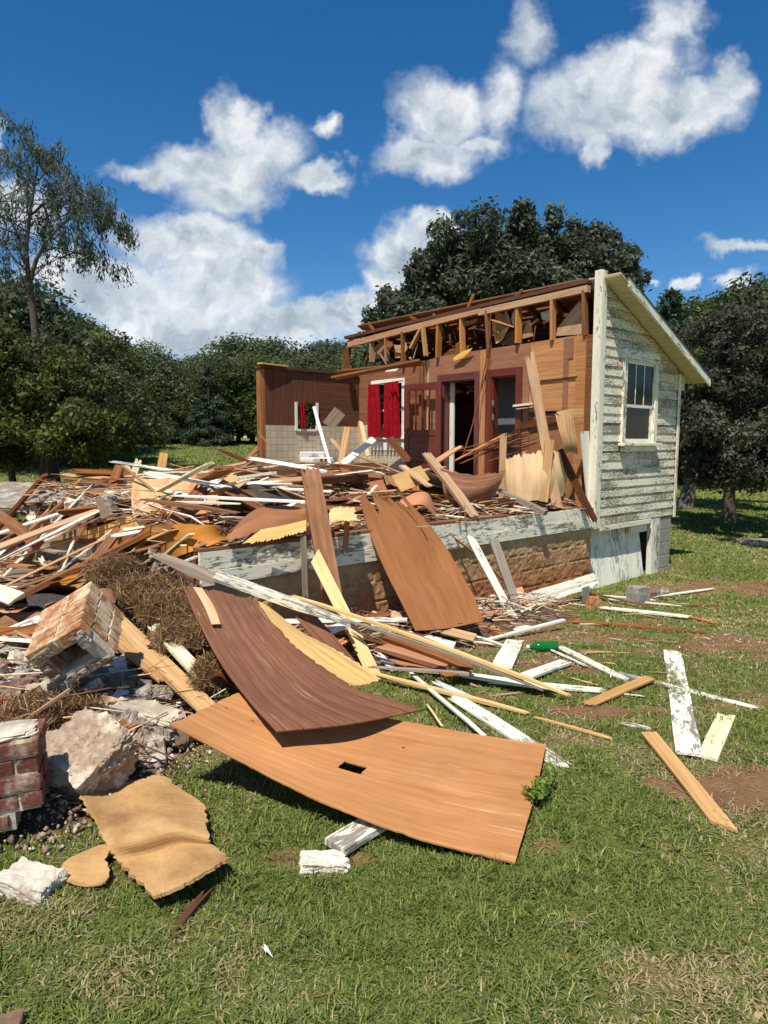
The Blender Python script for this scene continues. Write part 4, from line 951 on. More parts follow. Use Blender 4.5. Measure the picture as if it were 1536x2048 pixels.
sheet('hardboard_piece', 'rounded tan hardboard scrap on the grass below the brick chunk at lower left',
      [[G(190, 1694, .07), G(205, 1690, .07), G(222, 1692, .07)], [G(132, 1722, .05), G(176, 1724, .06), G(220, 1722, .06)], [G(122, 1752, .03), G(172, 1762, .03), G(222, 1756, .05)], [G(148, 1768, .03), G(180, 1773, .03), G(208, 1768, .04)]], 'cardboard', t=.006, nu=14, nv=16, seed=21, jag={'r': .02})
sheet('curled_hardboard', 'dark curled hardboard scrap by the hay at the left edge of the dark brown panel',
      [[W(408, 1350, 3.92), W(428, 1330, 3.95), W(452, 1326, 4.0)], [W(425, 1358, 3.85), W(440, 1352, 3.84), W(466, 1372, 3.84)]], 'dark', t=.006, nu=8, nv=5, seed=22)
sheet('curled_hardboard', 'brown curled hardboard scrap behind the top of the fallen chimney block',
      [[W(162, 1196, 4.7), W(190, 1180, 4.8), W(222, 1178, 4.9), W(232, 1196, 4.8)], [W(180, 1210, 4.5), W(196, 1204, 4.5), W(216, 1200, 4.6), W(230, 1206, 4.6)]], 'hard', t=.006, nu=12, nv=6, seed=23)

# ------------------------------------------------------------------ hand placed boards.  (name, label, A, B, width, thickness, material, ends, extra)
H = S
hand = [
 # on the lawn, right
 ('siding_board', 'wide white board with flecked paint lying across a thin white strip on the lawn', G(1344, 1303, .03), G(1378, 1508, .03), .135, .018, 'whitepeel', 'cc', dict(groove=True)),
 ('short_board', 'short pale yellow grooved board on the grass beside the wide flecked white board', G(1450, 1438, .02), G(1416, 1516, .02), .10, .018, 'cream', 'bc', dict(groove=True, sharp=.3)),
 ('bare_board', 'bare orange board lying alone on the grass at lower right', G(1298, 1466, .04), G(1440, 1644, .015), .088, .016, 'honey', 'cs', {}),
 ('trim_strip', 'long thin white strip running under the wide flecked white board', G(1236, 1346, .02), G(1500, 1412, .015), .05, .014, 'white', 'cb', dict(sharp=.6)),
 ('siding_board', 'white splintered board from the green bottle towards the long white strip', G(1118, 1293, .03), G(1245, 1356, .02), .075, .014, 'whitepeel', 'bb', {}),
 ('lath_strip', 'thin white sliver beside the splintered board below the green bottle', G(1104, 1300, .03), G(1172, 1332, .02), .03, .01, 'white', 'bb', {}),
 ('bare_board', 'short orange brown board crossing the end of a white strip on the lawn', G(1186, 1404, .02), G(1300, 1356, .04), .085, .014, 'honey', 'bc', dict(sharp=.4)),
 ('splinter', 'long thin orange splinter alone on the grass below the short orange brown board', G(1076, 1436, .02), G(1222, 1476, .015), .03, .012, 'honey', 'bb', {}),
 ('paint_scrap', 'small white scrap of wood on the grass left of the bare orange board', G(1250, 1447, .02), G(1292, 1456, .02), .04, .01, 'white', 'bb', {}),
 ('short_board', 'short wide white board pointing away from the camera, left of the green bottle', G(1004, 1334, .04), G(1028, 1284, .03), .16, .018, 'whitepeel', 'cb', dict(groove=True, sharp=.3)),
 ('short_board', 'short clean grooved white board leaning on long white boards below the green bottle', G(1052, 1352, .05), G(1132, 1324, .03), .105, .02, 'white', 'cc', dict(groove=True)),
 ('siding_board', 'long white splintered board below the short clean grooved board', G(1000, 1364, .03), G(1188, 1379, .02), .085, .016, 'white', 'bb', dict(sharp=.5)),
 ('siding_board', 'white peeling board under the crossing laths, in front of the short clean white board', G(934, 1350, .05), G(1092, 1374, .05), .10, .016, 'whitepeel', 'bb', dict(sharp=.5)),
 ('lath_strip', 'very long thin lath reaching from the foundation over the scraps to the white boards', W(590, 1193, 5.25), G(1132, 1388, .05), .035, .022, 'yellow', 'bb', dict(bow=.02)),
 ('lath_strip', 'second very long lath lying tight beside the longest one', W(700, 1243, 5.0), G(1080, 1378, .06), .032, .02, 'grey', 'bb', dict(bow=.02)),
 ('lath_strip', 'thin grey lath with a white underside under the very long laths', G(745, 1334, .10), G(938, 1348, .10), .04, .02, 'grey', 'bc', {}),
 ('batten', 'long yellow batten running down to the right over the grass behind the orange plywood', G(757, 1349, .07), G(1048, 1424, .02), .042, .02, 'yellow', 'bb', dict(sharp=.5)),
 ('siding_board', 'white weathered board disappearing under the right end of the orange plywood', G(922, 1402, .03), G(1108, 1520, .015), .105, .016, 'whitepeel', 'bb', dict(sharp=.4)),
 ('plastic_scrap', 'crumpled cloudy plastic strip lying behind the yellow batten', G(872, 1364, .03), G(932, 1392, .02), .06, .01, 'plastic', 'bb', {}),
 ('lath_strip', 'thin white strip crossing the yellow batten down to the orange plywood edge', G(822, 1346, .05), G(970, 1472, .06), .028, .012, 'white', 'cb', {}),
 ('splinter', 'small pale splinter standing on the grass beside the tip of the dark brown panel', G(852, 1406, .04), G(884, 1452, .06), .014, .008, 'yellow', 'bb', {}),
 ('round_trim', 'long brown rounded trim piece among the scraps right of the leaning yellow board', G(776, 1276, .18), G(932, 1332, .12), .085, .05, 'old', 'cb', dict(roll=15, sharp=.6)),
 ('veneer_roll', 'salmon coloured rolled veneer under the long brown trim piece', G(756, 1290, .13), G(900, 1332, .09), .12, .04, 'salmon', 'bc', dict(roll=10)),
 ('bare_board', 'salmon coloured splintered board at the bottom of the scraps beside the dark panel tip', G(790, 1322, .05), G(884, 1344, .05), .09, .02, 'salmon', 'bb', {}),
 ('hardboard_scrap', 'small flat brown hardboard scrap at the end of the long brown trim piece', G(884, 1349, .10), G(936, 1341, .10), .10, .006, 'hard', 'cc', {}),
 ('trim_strip', 'white strip propped up left of the green bottle, casting a shadow on bare soil', G(972, 1280, .03), G(1128, 1240, .10), .045, .02, 'white', 'bc', {}),
 ('trim_strip', 'thin white curved strip lying in front of the foot of the leaning brown panel', G(904, 1264, .04), G(1010, 1292, .04), .03, .012, 'white', 'cb', dict(bow=.02)),
 ('trim_strip', 'white strip along the ground from the leaning panel towards the propped strip', G(836, 1266, .06), G(1000, 1290, .03), .03, .012, 'white', 'cb', {}),
 ('short_board', 'short brown block lying at the right foot of the leaning brown panel', G(955, 1250, .08), G(1000, 1268, .05), .08, .06, 'old', 'cb', {}),
 ('short_board', 'peeling white board end poking out right of the leaning brown panel', G(968, 1212, .10), G(994, 1250, .05), .15, .02, 'whitepeel', 'bb', dict(sharp=.4)),
 ('siding_board', 'flat peeling white board on the ground at the foot of the leaning white plank', G(1000, 1262, .03), G(1058, 1252, .03), .13, .016, 'whitepeel', 'bc', dict(sharp=.4)),
 ('splinter', 'thin orange splinter leaning against the foot of the leaning white plank', W(972, 1196, 6.6), G(1030, 1254, .03), .03, .015, 'orange', 'bb', {}),
 ('leaning_plank', 'white plank leaning on the sill boards of the foundation', W(938, 1070, 6.95), G(1034, 1248, .02), .085, .022, 'white', 'cc', dict(up=(.3, -1, .3))),
 ('leaning_plank', 'weathered brown plank leaning on the foundation beside the white one', W(987, 1080, 7.25), G(1046, 1246, .02), .10, .03, 'grey', 'cb', dict(up=(.3, -1, .3), sharp=.5)),
 ('siding_board', 'wide white board tipped on its edge along the foot of the foundation', W(962, 1232, 6.75), W(1192, 1158, 8.6), .17, .02, 'white', 'bc', dict(up=(.5, -.7, .5), sharp=.4, groove=True)),
 ('short_board', 'short clean white board standing between the wide white board and basement door', W(1171, 1172, 8.05), G(1171, 1204, .01), .09, .02, 'whiteclean', 'cc', dict(up=(0, -1, .3))),
 ('trim_strip', 'thin white strip on the grass below the wide tipped white board', G(1096, 1200, .02), G(1178, 1212, .02), .03, .012, 'white', 'bb', {}),
 ('bare_board', 'long reddish brown board sunk in the grass in front of the basement door', G(1146, 1243, .02), G(1392, 1263, .015), .075, .02, 'old', 'bb', dict(sharp=.4)),
 ('siding_board', 'bright white peeling board on the grass in front of the basement door, nearest one', G(1216, 1216, .03), G(1362, 1232, .03), .11, .018, 'whitepeel', 'bb', dict(sharp=.4)),
 ('splinter', 'tapering bare splinter sticking out right of the bright white peeling board', G(1356, 1228, .03), G(1426, 1244, .02), .055, .015, 'orange', 'cb', {}),
 ('trim_strip', 'white strip leading from the basement door threshold along the grass', G(1190, 1190, .05), G(1308, 1200, .03), .05, .018, 'white', 'bb', {}),
 ('trim_strip', 'narrow white strip between the threshold strip and the bright peeling board', G(1216, 1198, .03), G(1358, 1211, .03), .04, .015, 'white', 'bb', {}),
 ('trim_strip', 'dark brown strip crossing over the white strips by the basement door', G(1180, 1186, .07), G(1310, 1215, .04), .03, .015, 'old', 'cb', {}),
 ('trim_strip', 'white pointed strip right of the block pier on the grass', G(1306, 1194, .02), G(1428, 1177, .02), .05, .015, 'white', 'bb', {}),
 ('splinter', 'thin brown strip lying far right of the white strips by the basement door', G(1376, 1210, .02), G(1444, 1209, .02), .035, .012, 'old', 'bb', {}),
 ('short_board', 'thick white board stub poking out from under the front edge of the orange plywood', G(670, 1694, .04), G(758, 1640, .04), .12, .03, 'white', 'cc', {}),
 ('splinter', 'dark brown stick half sunk in the grass in front of the tan fibreboard', G(342, 1866, .01), G(424, 1772, .03), .03, .02, 'dark', 'bb', {}),
 ('paint_scrap', 'small curved white scrap in the foreground grass', G(522, 1884, .03), G(540, 1912, .03), .012, .006, 'whiteclean', 'bb', {}),
 # on and against the front of the foundation, left
 ('upright_post', 'stout reddish brown post standing against the front of the deck, split at the foot', W(622, 952, 5.92), W(668, 1214, 5.5), .165, .09, 'rust', 'bb', dict(up=(.2, -1, .2), sharp=.45)),
 ('leaning_plank', 'fresh yellow board leaning in front of the reddish post, snapped near its foot', W(634, 1120, 5.35), G(742, 1336, .06), .10, .022, 'yellow', 'sb', dict(up=(.2, -1, .4), sharp=.5)),
 ('hanging_lath', 'narrow weathered lath hanging in front of the white sill left of the reddish post', W(607, 1072, 5.62), W(611, 1186, 5.62), .05, .025, 'grey', 'cb', dict(up=(0, -1, 0), sharp=.5)),
 ('splinter', 'short splintered piece hanging over the white sill right of the reddish post', W(694, 1040, 6.05), W(690, 1100, 6.0), .05, .012, 'salmon', 'cb', dict(up=(0, -1, 0))),
 ('box_trim', 'long white box trim running from the left end of the sill down to the scraps', W(432, 1152, 4.95), W(676, 1238, 4.85), .10, .06, 'white', 'cb', dict(sharp=.4)),
 ('rotten_beam', 'dark rotten beam with flaking bark at the upper end of the long white box trim', W(334, 1118, 5.05), W(446, 1166, 4.98), .11, .07, 'grey', 'bb', dict(sharp=.4)),
 ('siding_board', 'white board lying level in front of the foundation behind the yellow leaning board', W(580, 1243, 5.2), W(806, 1240, 5.75), .06, .02, 'white', 'bb', dict(up=(0, -.5, 1), sharp=.4)),
 ('gutter_piece', 'grey and white metal trim end lying where the yellow board snapped', W(634, 1270, 4.9), W(696, 1248, 5.0), .10, .03, 'plastic', 'cc', {}),
 ('bare_board', 'dark red brown board in the shade right of the torn yellow plywood', W(618, 1240, 4.9), W(678, 1310, 4.7), .18, .012, 'darkpanel', 'bb', dict(sharp=.5)),
 ('trim_strip', 'short white strip standing on the grass right of the foot of the yellow board', G(758, 1310, .10), G(790, 1340, .04), .06, .015, 'white', 'bc', {}),
 # long whites on the heap
 ('trim_strip', 'longest white trim strip crossing the whole heap, upper one of the close pair', S(58, 1014, .20), S(548, 946, .34), .07, .03, 'white', 'bc', {}),
 ('trim_strip', 'long white trim strip just below the longest one on the heap', S(150, 1052, .20), S(500, 958, .30), .06, .03, 'white', 'bb', {}),
 ('trim_strip', 'brown and white trim strip crossing the left of the heap', S(5, 1068, .14), S(250, 1034, .2), .07, .03, 'bare', 'bb', {}),
 ('siding_board', 'broad white board lying flat across the top of the heap behind the reddish post', S(365, 992, .22), S(616, 1004, .22), .10, .02, 'whiteclean', 'bc', {}),
 ('siding_board', 'second broad white board, lower and nearer than the flat one behind the post', S(364, 1004, .16), S(470, 1007, .16), .09, .02, 'white', 'bb', {}),
 ('siding_board', 'bright white splintered board on the crest of the heap below the yellow upright', S(306, 946, .25), S(442, 972, .25), .12, .018, 'white', 'bb', dict(sharp=.5)),
 ('siding_board', 'pale board slanting up out of the crest of the heap', S(318, 982, .1), S(414, 930, .45), .10, .016, 'cream', 'cb', {}),
 ('upright_stub', 'short bright yellow stub standing upright on the crest of the heap', W(321, 948, 10.2), W(328, 906, 10.2), .13, .02, 'yellow', 'cc', dict(up=(0, -1, 0))),
 ('upright_stub', 'pale splintered board end crossing another on the left crest of the heap', W(262, 968, 10.2), W(274, 930, 10.2), .10, .02, 'cream', 'bb', dict(up=(0, -1, 0), sharp=.4)),
 ('upright_stub', 'second pale splintered end of the crossed pair on the left crest', W(272, 962, 10.3), W(254, 932, 10.3), .06, .02, 'cream', 'bb', dict(up=(0, -1, 0), sharp=.4)),
 ('upright_post', 'dark brown beam tilting up out of the left of the heap', W(204, 1046, 8.0), W(236, 942, 8.6), .12, .09, 'old', 'cb', dict(up=(0, -1, 0), sharp=.3)),
 ('stick', 'thin grey stick pointing up right of the heap crest', W(403, 955, 11.5), W(437, 896, 11.6), .04, .02, 'grey', 'cc', {}),
 ('stick', 'dark brown bar sloping down to the left end post of the kitchen', W(440, 900, 11.0), W(556, 948, 10.4), .07, .05, 'dark', 'bc', {}),
 ('stick', 'brown board rising to the left end post of the kitchen wall', W(465, 950, 11.2), W(522, 890, 11.6), .16, .02, 'old', 'cc', {}),
 ('stick', 'thin strip leaning on the left end post of the kitchen wall', W(516, 862, 11.2), W(550, 908, 11.2), .035, .015, 'bare', 'cc', {}),
 ('bare_board', 'brown ribbed boards jutting from the heap toward the kitchen', S(400, 962, .15), S(452, 940, .35), .20, .03, 'orange', 'bb', {}),
 ('bare_board', 'orange board with a curled veneer under the white strips', S(298, 1000, .16), S(462, 1024, .16), .08, .03, 'old', 'bb', dict(sharp=.4)),
 ('leaning_plank', 'grey pointed board standing out of the middle of the heap', W(370, 1012, 6.6), W(404, 1100, 5.3), .09, .02, 'grey', 'pc', dict(up=(0, -1, .3))),
 ('upright_stub', 'dark brown block on end in the middle of the heap', W(462, 1030, 6.8), W(462, 988, 7.0), .09, .05, 'old', 'cb', dict(up=(0, -1, 0))),
 ('short_board', 'brown slab end crowning the dark block in the middle of the heap', W(444, 986, 7.1), W(474, 994, 6.9), .09, .04, 'old', 'bc', {}),
 ('upright_stub', 'grey stub standing left of the grey pointed board', W(306, 1046, 6.9), W(307, 1012, 7.1), .07, .03, 'grey', 'cb', dict(up=(0, -1, 0))),
 ('bare_board', 'yellow orange board lying along the upper edge of the long orange plywood', S(272, 1092, .20), S(345, 1062, .22), .11, .02, 'yellow', 'bb', dict(sharp=.4)),
 ('lath_strip', 'pale lath running up over the long orange plywood', S(322, 1118, .28), S(382, 1068, .28), .055, .016, 'cream', 'cc', {}),
 ('lath_strip', 'second pale lath below the first one over the long orange plywood', S(316, 1132, .25), S(412, 1086, .25), .035, .02, 'bare', 'cc', {}),
 ('lath_strip', 'thin white strip slanting along the left end of the white sill', W(352, 1130, 5.2), W(492, 1074, 5.5), .03, .015, 'white', 'cb', {}),
 ('beam', 'thick brown beam lying across the heap in front of the sink', S(448, 952, .10), S(762, 930, .18), .15, .10, 'old', 'bb', dict(sharp=.4)),
 ('beam', 'second brown beam below the first one, behind the top of the reddish post', S(628, 962, .16), S(724, 954, .16), .20, .08, 'dark', 'cc', {}),
 ('beam', 'orange brown timber continuing the thick beam to the right', S(664, 945, .20), S(848, 926, .24), .12, .08, 'orange', 'bb', {}),
 ('leaning_plank', 'long tan stud slanting down to the right in front of the dark curved plywood', W(858, 914, 8.2), W(942, 1024, 7.4), .11, .05, 'bare', 'bb', dict(up=(.4, -1, .4), sharp=.3)),
 ('short_board', 'splintered orange board spiking up right of the tan stud top', W(862, 930, 8.2), W(914, 896, 8.6), .12, .02, 'orange', 'cb', {}),
 ('bare_board', 'tan board dipping down left of the tan stud', W(804, 932, 8.2), W(852, 968, 7.8), .09, .03, 'bare', 'cb', dict(sharp=.5)),
 ('drawer_side', 'pale thin box side lying on the heap left of the tan stud', W(792, 968, 7.8), W(850, 946, 8.2), .22, .015, 'lightply', 'cc', dict(up=(0, -1, .3))),
 ('upright_stub', 'tan stud stub standing upright at the left of the light plywood sheet', W(1004, 1000, 8.6), W(1006, 880, 8.7), .085, .05, 'bare', 'cb', dict(up=(0, -1, 0), sharp=.3)),
 ('leaning_plank', 'long broken stud leaning against the panel wall, its top snapped to a spike', W(1114, 1016, 8.55), W(1059, 715, 8.75), .125, .05, 'bare', 'cb', dict(up=(0, -1, 0), sharp=1.0)),
 ('leaning_plank', 'shorter tan board standing in front of the light plywood sheet', W(1086, 1004, 8.45), W(1099, 880, 8.6), .11, .04, 'bare', 'cc', dict(up=(0, -1, 0))),
 ('leaning_plank', 'weathered stud end resting on the sill, pointing down to the right', W(1002, 982, 8.4), W(1092, 1026, 8.0), .09, .06, 'grey', 'bc', dict(sharp=.5)),
 ('leaning_plank', 'dark board leaning in the corner beside the corner board of the house', W(1118, 900, 8.75), W(1184, 1034, 8.65), .10, .03, 'dark', 'cb', dict(up=(0, -1, 0))),
 ('bare_board', 'dark low board lying along the deck below the light plywood sheet', W(1000, 1008, 8.6), W(1130, 994, 8.8), .10, .04, 'old', 'cc', dict(up=(0, -1, .2))),
 ('leaning_plank', 'white pipe leaning in front of the small kitchen window', W(628, 814, 11.2), W(662, 934, 10.8), .05, .045, 'whiteclean', 'cc', dict(up=(0, -1, 0))),
 ('leaning_plank', 'clean white board slanting up to the long red curtains', W(685, 928, 10.4), W(748, 878, 10.9), .10, .02, 'whiteclean', 'cc', dict(up=(0, -1, .5))),
 ('leaning_plank', 'bare lath crossing in front of the kitchen tiles, left of the white slanting board', W(664, 878, 11.0), W(706, 930, 10.6), .06, .02, 'bare', 'bb', dict(up=(0, -1, 0))),
 ('leaning_plank', 'orange board standing before the kitchen tiles', W(682, 925, 10.6), W(693, 862, 10.9), .10, .02, 'bare', 'bb', dict(up=(0, -1, 0), sharp=.4)),
 ('leaning_plank', 'thin upright lath in the corner of the kitchen', W(722, 914, 11.3), W(717, 830, 11.6), .035, .02, 'orange', 'cb', dict(up=(0, -1, 0))),
 ('leaning_plank', 'narrow light lath right of the thin upright one in the kitchen corner', W(736, 912, 11.2), W(722, 844, 11.5), .06, .02, 'lightply', 'cb', dict(up=(0, -1, 0))),
 ('leaning_plank', 'dark stud jutting up in front of the white window trim below the red curtains', W(812, 916, 9.6), W(780, 878, 9.9), .11, .05, 'dark', 'bc', dict(up=(0, -1, 0), sharp=.4)),
 ('hardboard_scrap', 'grey pink square panel leaning above the kitchen tiles right of the small window', W(656, 852, 11.6), W(680, 822, 11.6), .22, .012, 'grey', 'cc', dict(up=(0, -1, 0))),
 # rubble area lower left
 ('long_board', 'long orange board running down from the hay to the orange plywood', W(196, 1206, 4.75), W(406, 1408, 3.75), .125, .03, 'honey', 'cb', dict(sharp=.3)),
 ('bare_board', 'split board under the long orange board at its left', W(214, 1262, 4.4), W(318, 1350, 3.98), .09, .03, 'bare', 'bb', dict(sharp=.5)),
 ('grooved_board', 'cream yellow grooved board lying in the hay right of the long orange board', W(316, 1260, 4.35), W(408, 1358, 3.88), .085, .025, 'cream', 'bc', dict(groove=True, sharp=.3)),
 ('siding_board', 'cream painted board end at the left edge of the photo', W(-30, 1176, 5.0), W(34, 1198, 4.8), .13, .02, 'cream', 'cc', dict(up=(0, -.6, 1))),
 ('stick', 'long thin pale stick lying across the rubble at the left edge', W(-30, 1496, 3.2), W(140, 1378, 3.45), .016, .014, 'bare', 'cc', {}),
 ('bare_board', 'dark painted board with red flecks beside the long orange board', W(196, 1228, 4.6), W(240, 1290, 4.3), .10, .02, 'darkpanel', 'cb', {}),
 ('bare_board', 'orange board at the left edge above the grey brown board sheet', S(-20, 1128, .15), S(96, 1136, .15), .08, .03, 'orange', 'cb', dict(sharp=.4)),
 ('bare_board', 'grey ribbed beadboard sagging below the hardboard piece at left', S(70, 1092, .12), S(205, 1120, .1), .22, .02, 'grey', 'cc', {}),
 ('beam', 'square cut beam end in the left heap with crumbling mortar on it', S(98, 1078, .2), S(172, 1062, .22), .09, .09, 'bare', 'cc', {}),
 ('upright_post', 'dark grey board slanting down at the left edge of the heap', W(-10, 1022, 8.2), W(78, 1090, 6.4), .11, .05, 'old', 'cc', dict(up=(0, -1, .4))),
 ('siding_board', 'cream strip in the rubble at the far left of the heap', S(48, 1022, .06), S(112, 1046, .06), .06, .02, 'cream', 'bb', {}),
]
for h in hand:
    name, label, A, B, w, t, mat, ends, ex = h
    cat = {'siding_board': 'board', 'leaning_plank': 'plank', 'lath_strip': 'lath', 'trim_strip': 'strip', 'splinter': 'splinter', 'upright_post': 'post', 'beam': 'beam'}.get(name, name.replace('_', ' ').split()[-1])
    plank(name, label, A, B, w, t, mat, ends, cat=cat, **ex)

S = _S0
# ------------------------------------------------------------------ the heap itself: tangled scraps too small and many to count
def build_heap():
    xs = np.arange(-14, 3.2, .07); ys = np.arange(2.4, 15, .07); X, Y = np.meshgrid(xs, ys)
    Hh = heap_z(X, Y); Gg = ground_z(X, Y); qx = X - C0.x; qy = Y - C0.y; s = qx * U.x + qy * U.y; v = qx * Mv.x + qy * Mv.y
    Z = Hh - .05 + (vn(X * 9, Y * 9, 31) - .5) * .05
    ok = (Hh - Gg) > .015; ok &= ~((s > -.1) & (v > -.3)); ok &= ~((v > VK - .1) & (s > SL))
    ok &= ~((v > -.12) & (v < .12) & (s > SL))
    nx = len(xs); i = np.arange(X.size).reshape(X.shape)
    k = ok[:-1, :-1] & ok[:-1, 1:] & ok[1:, 1:] & ok[1:, :-1]
    # no skirt down the deck front: skip steep cells
    zz = np.stack([Z[:-1, :-1], Z[:-1, 1:], Z[1:, 1:], Z[1:, :-1]]); k &= (zz.max(0) - zz.min(0)) < .30
    f = np.stack([i[:-1, :-1][k], i[:-1, 1:][k], i[1:, 1:][k], i[1:, :-1][k]], 1)
    v3 = np.stack([X.ravel(), Y.ravel(), Z.ravel()], 1)
    me = fast_mesh('debris_bed', v3, f)
    m, nt, b = newmat('crushed_debris'); t = NT(nt); o_ = t.tex('Object')
    n = t.noise(t.mapv(o_, (3, 9, 9)), 1, 8, .75, 1.0); n2 = t.noise(t.mapv(o_, (1, 1, 1)), 9, 8, .75)
    c = t.ramp(n, [(.3, (.035, .02, .012)), (.5, (.13, .075, .04)), (.6, (.30, .19, .11)), (.72, (.50, .40, .28))])
    c2 = t.ramp(n2, [(.35, (.07, .045, .03)), (.55, (.26, .20, .14)), (.7, (.50, .44, .35))])
    sp = t.node('ShaderNodeSeparateXYZ'); t.L.new(o_, sp.inputs[0])
    c = t.mix(t.rng(sp.outputs[0], -3.2, -4.4, 0, .8), c, c2)
    t.L.new(c, b.inputs['Base Color']); b.inputs['Roughness'].default_value = .95; t.bump(n2, 1, .03, b)
    me.materials.append(m); o = link(bpy.data.objects.new('debris_bed', me)); tag(o, 'bed of crushed dirt and scraps under the heap', 'debris', kind='stuff')
    # slivers: thousands of tiny splinters
    rg = np.random.default_rng(9); N = 17000
    x = rg.uniform(-11, 2.8, N * 3); y = rg.uniform(2.6, 14, N * 3)
    h = heap_z(x, y); g = ground_z(x, y); keep = (h - g > .05); qx = x - C0.x; qy = y - C0.y; s = qx * U.x + qy * U.y; v = qx * Mv.x + qy * Mv.y
    keep &= ~((s > -.15) & (v > -.1)); keep &= ~((v > VK - .2) & (s > SL)); x, y, h = x[keep][:N], y[keep][:N], h[keep][:N]; n = len(x)
    a = rg.normal(0, .55, n) + .15; L_ = rg.gamma(2.0, .10, n).clip(.05, .7); w = rg.uniform(.004, .022, n); tl = rg.normal(0, .22, n)
    d = np.stack([np.cos(a) * np.cos(tl), np.sin(a) * np.cos(tl), np.sin(tl)], 1); side = np.stack([-np.sin(a), np.cos(a), rg.normal(0, .4, n)], 1)
    lawn = rg.random((900, 2)); lx = -1.2 + 5.6 * lawn[:, 0]; ly = 4.2 + 4.6 * lawn[:, 1] ** .8; ql = (lx - C0.x) * Mv.x + (ly - C0.y) * Mv.y; kk = ql < -.25; lx, ly = lx[kk], ly[kk]; m_ = len(lx)
    x = np.concatenate([x, lx]); y = np.concatenate([y, ly]); h = np.concatenate([h, ground_z(lx, ly)]); n = len(x)
    a = np.concatenate([a, rg.uniform(0, 3.14, m_)]); L_ = np.concatenate([L_, rg.gamma(2, .035, m_).clip(.02, .3)]); w = np.concatenate([w, rg.uniform(.003, .010, m_)]); tl = np.concatenate([tl, rg.normal(0, .1, m_)])
    d = np.stack([np.cos(a) * np.cos(tl), np.sin(a) * np.cos(tl), np.sin(tl)], 1); side = np.stack([-np.sin(a), np.cos(a), rg.normal(0, .4, n)], 1)
    c = np.stack([x, y, h + np.concatenate([rg.uniform(-.02, .12, n - m_), rg.uniform(.015, .045, m_)])], 1)
    p0 = c - d * (L_ / 2)[:, None]; p1 = c + d * (L_ / 2)[:, None]; sw = side * (w / 2)[:, None]; upv = np.array([0, 0, 1]) * (w * .35)[:, None]
    V8 = np.stack([p0 - sw, p0 + sw, p1 + sw * .3, p1 - sw * .3, p0 - sw - upv, p0 + sw - upv, p1 + sw * .3 - upv, p1 - sw * .3 - upv], 1).reshape(-1, 3)
    q = np.array([[0, 3, 2, 1], [4, 5, 6, 7], [0, 1, 5, 4], [1, 2, 6, 5], [2, 3, 7, 6], [3, 0, 4, 7]]); F_ = (np.arange(n)[:, None, None] * 8 + q[None]).reshape(-1, 4)
    tone = np.repeat(rg.uniform(0, 1, n), 6)
    me = fast_mesh('wood_splinters', V8, F_, tone=tone)
    m, nt, b = newmat('splinter_wood'); t = NT(nt); at = t.node('ShaderNodeAttribute', attribute_name='tone').outputs['Fac']
    c = t.ramp(at, [(0, (.16, .07, .035)), (.3, (.36, .18, .09)), (.55, (.55, .34, .17)), (.75, (.70, .54, .32)), (1.0, (.78, .74, .62))]); t.L.new(c, b.inputs['Base Color']); b.inputs['Roughness'].default_value = .8
    me.materials.append(m); o = link(bpy.data.objects.new('wood_splinters', me)); tag(o, 'countless small wood splinters strewn over the heap', 'splinters', kind='stuff')
build_heap()

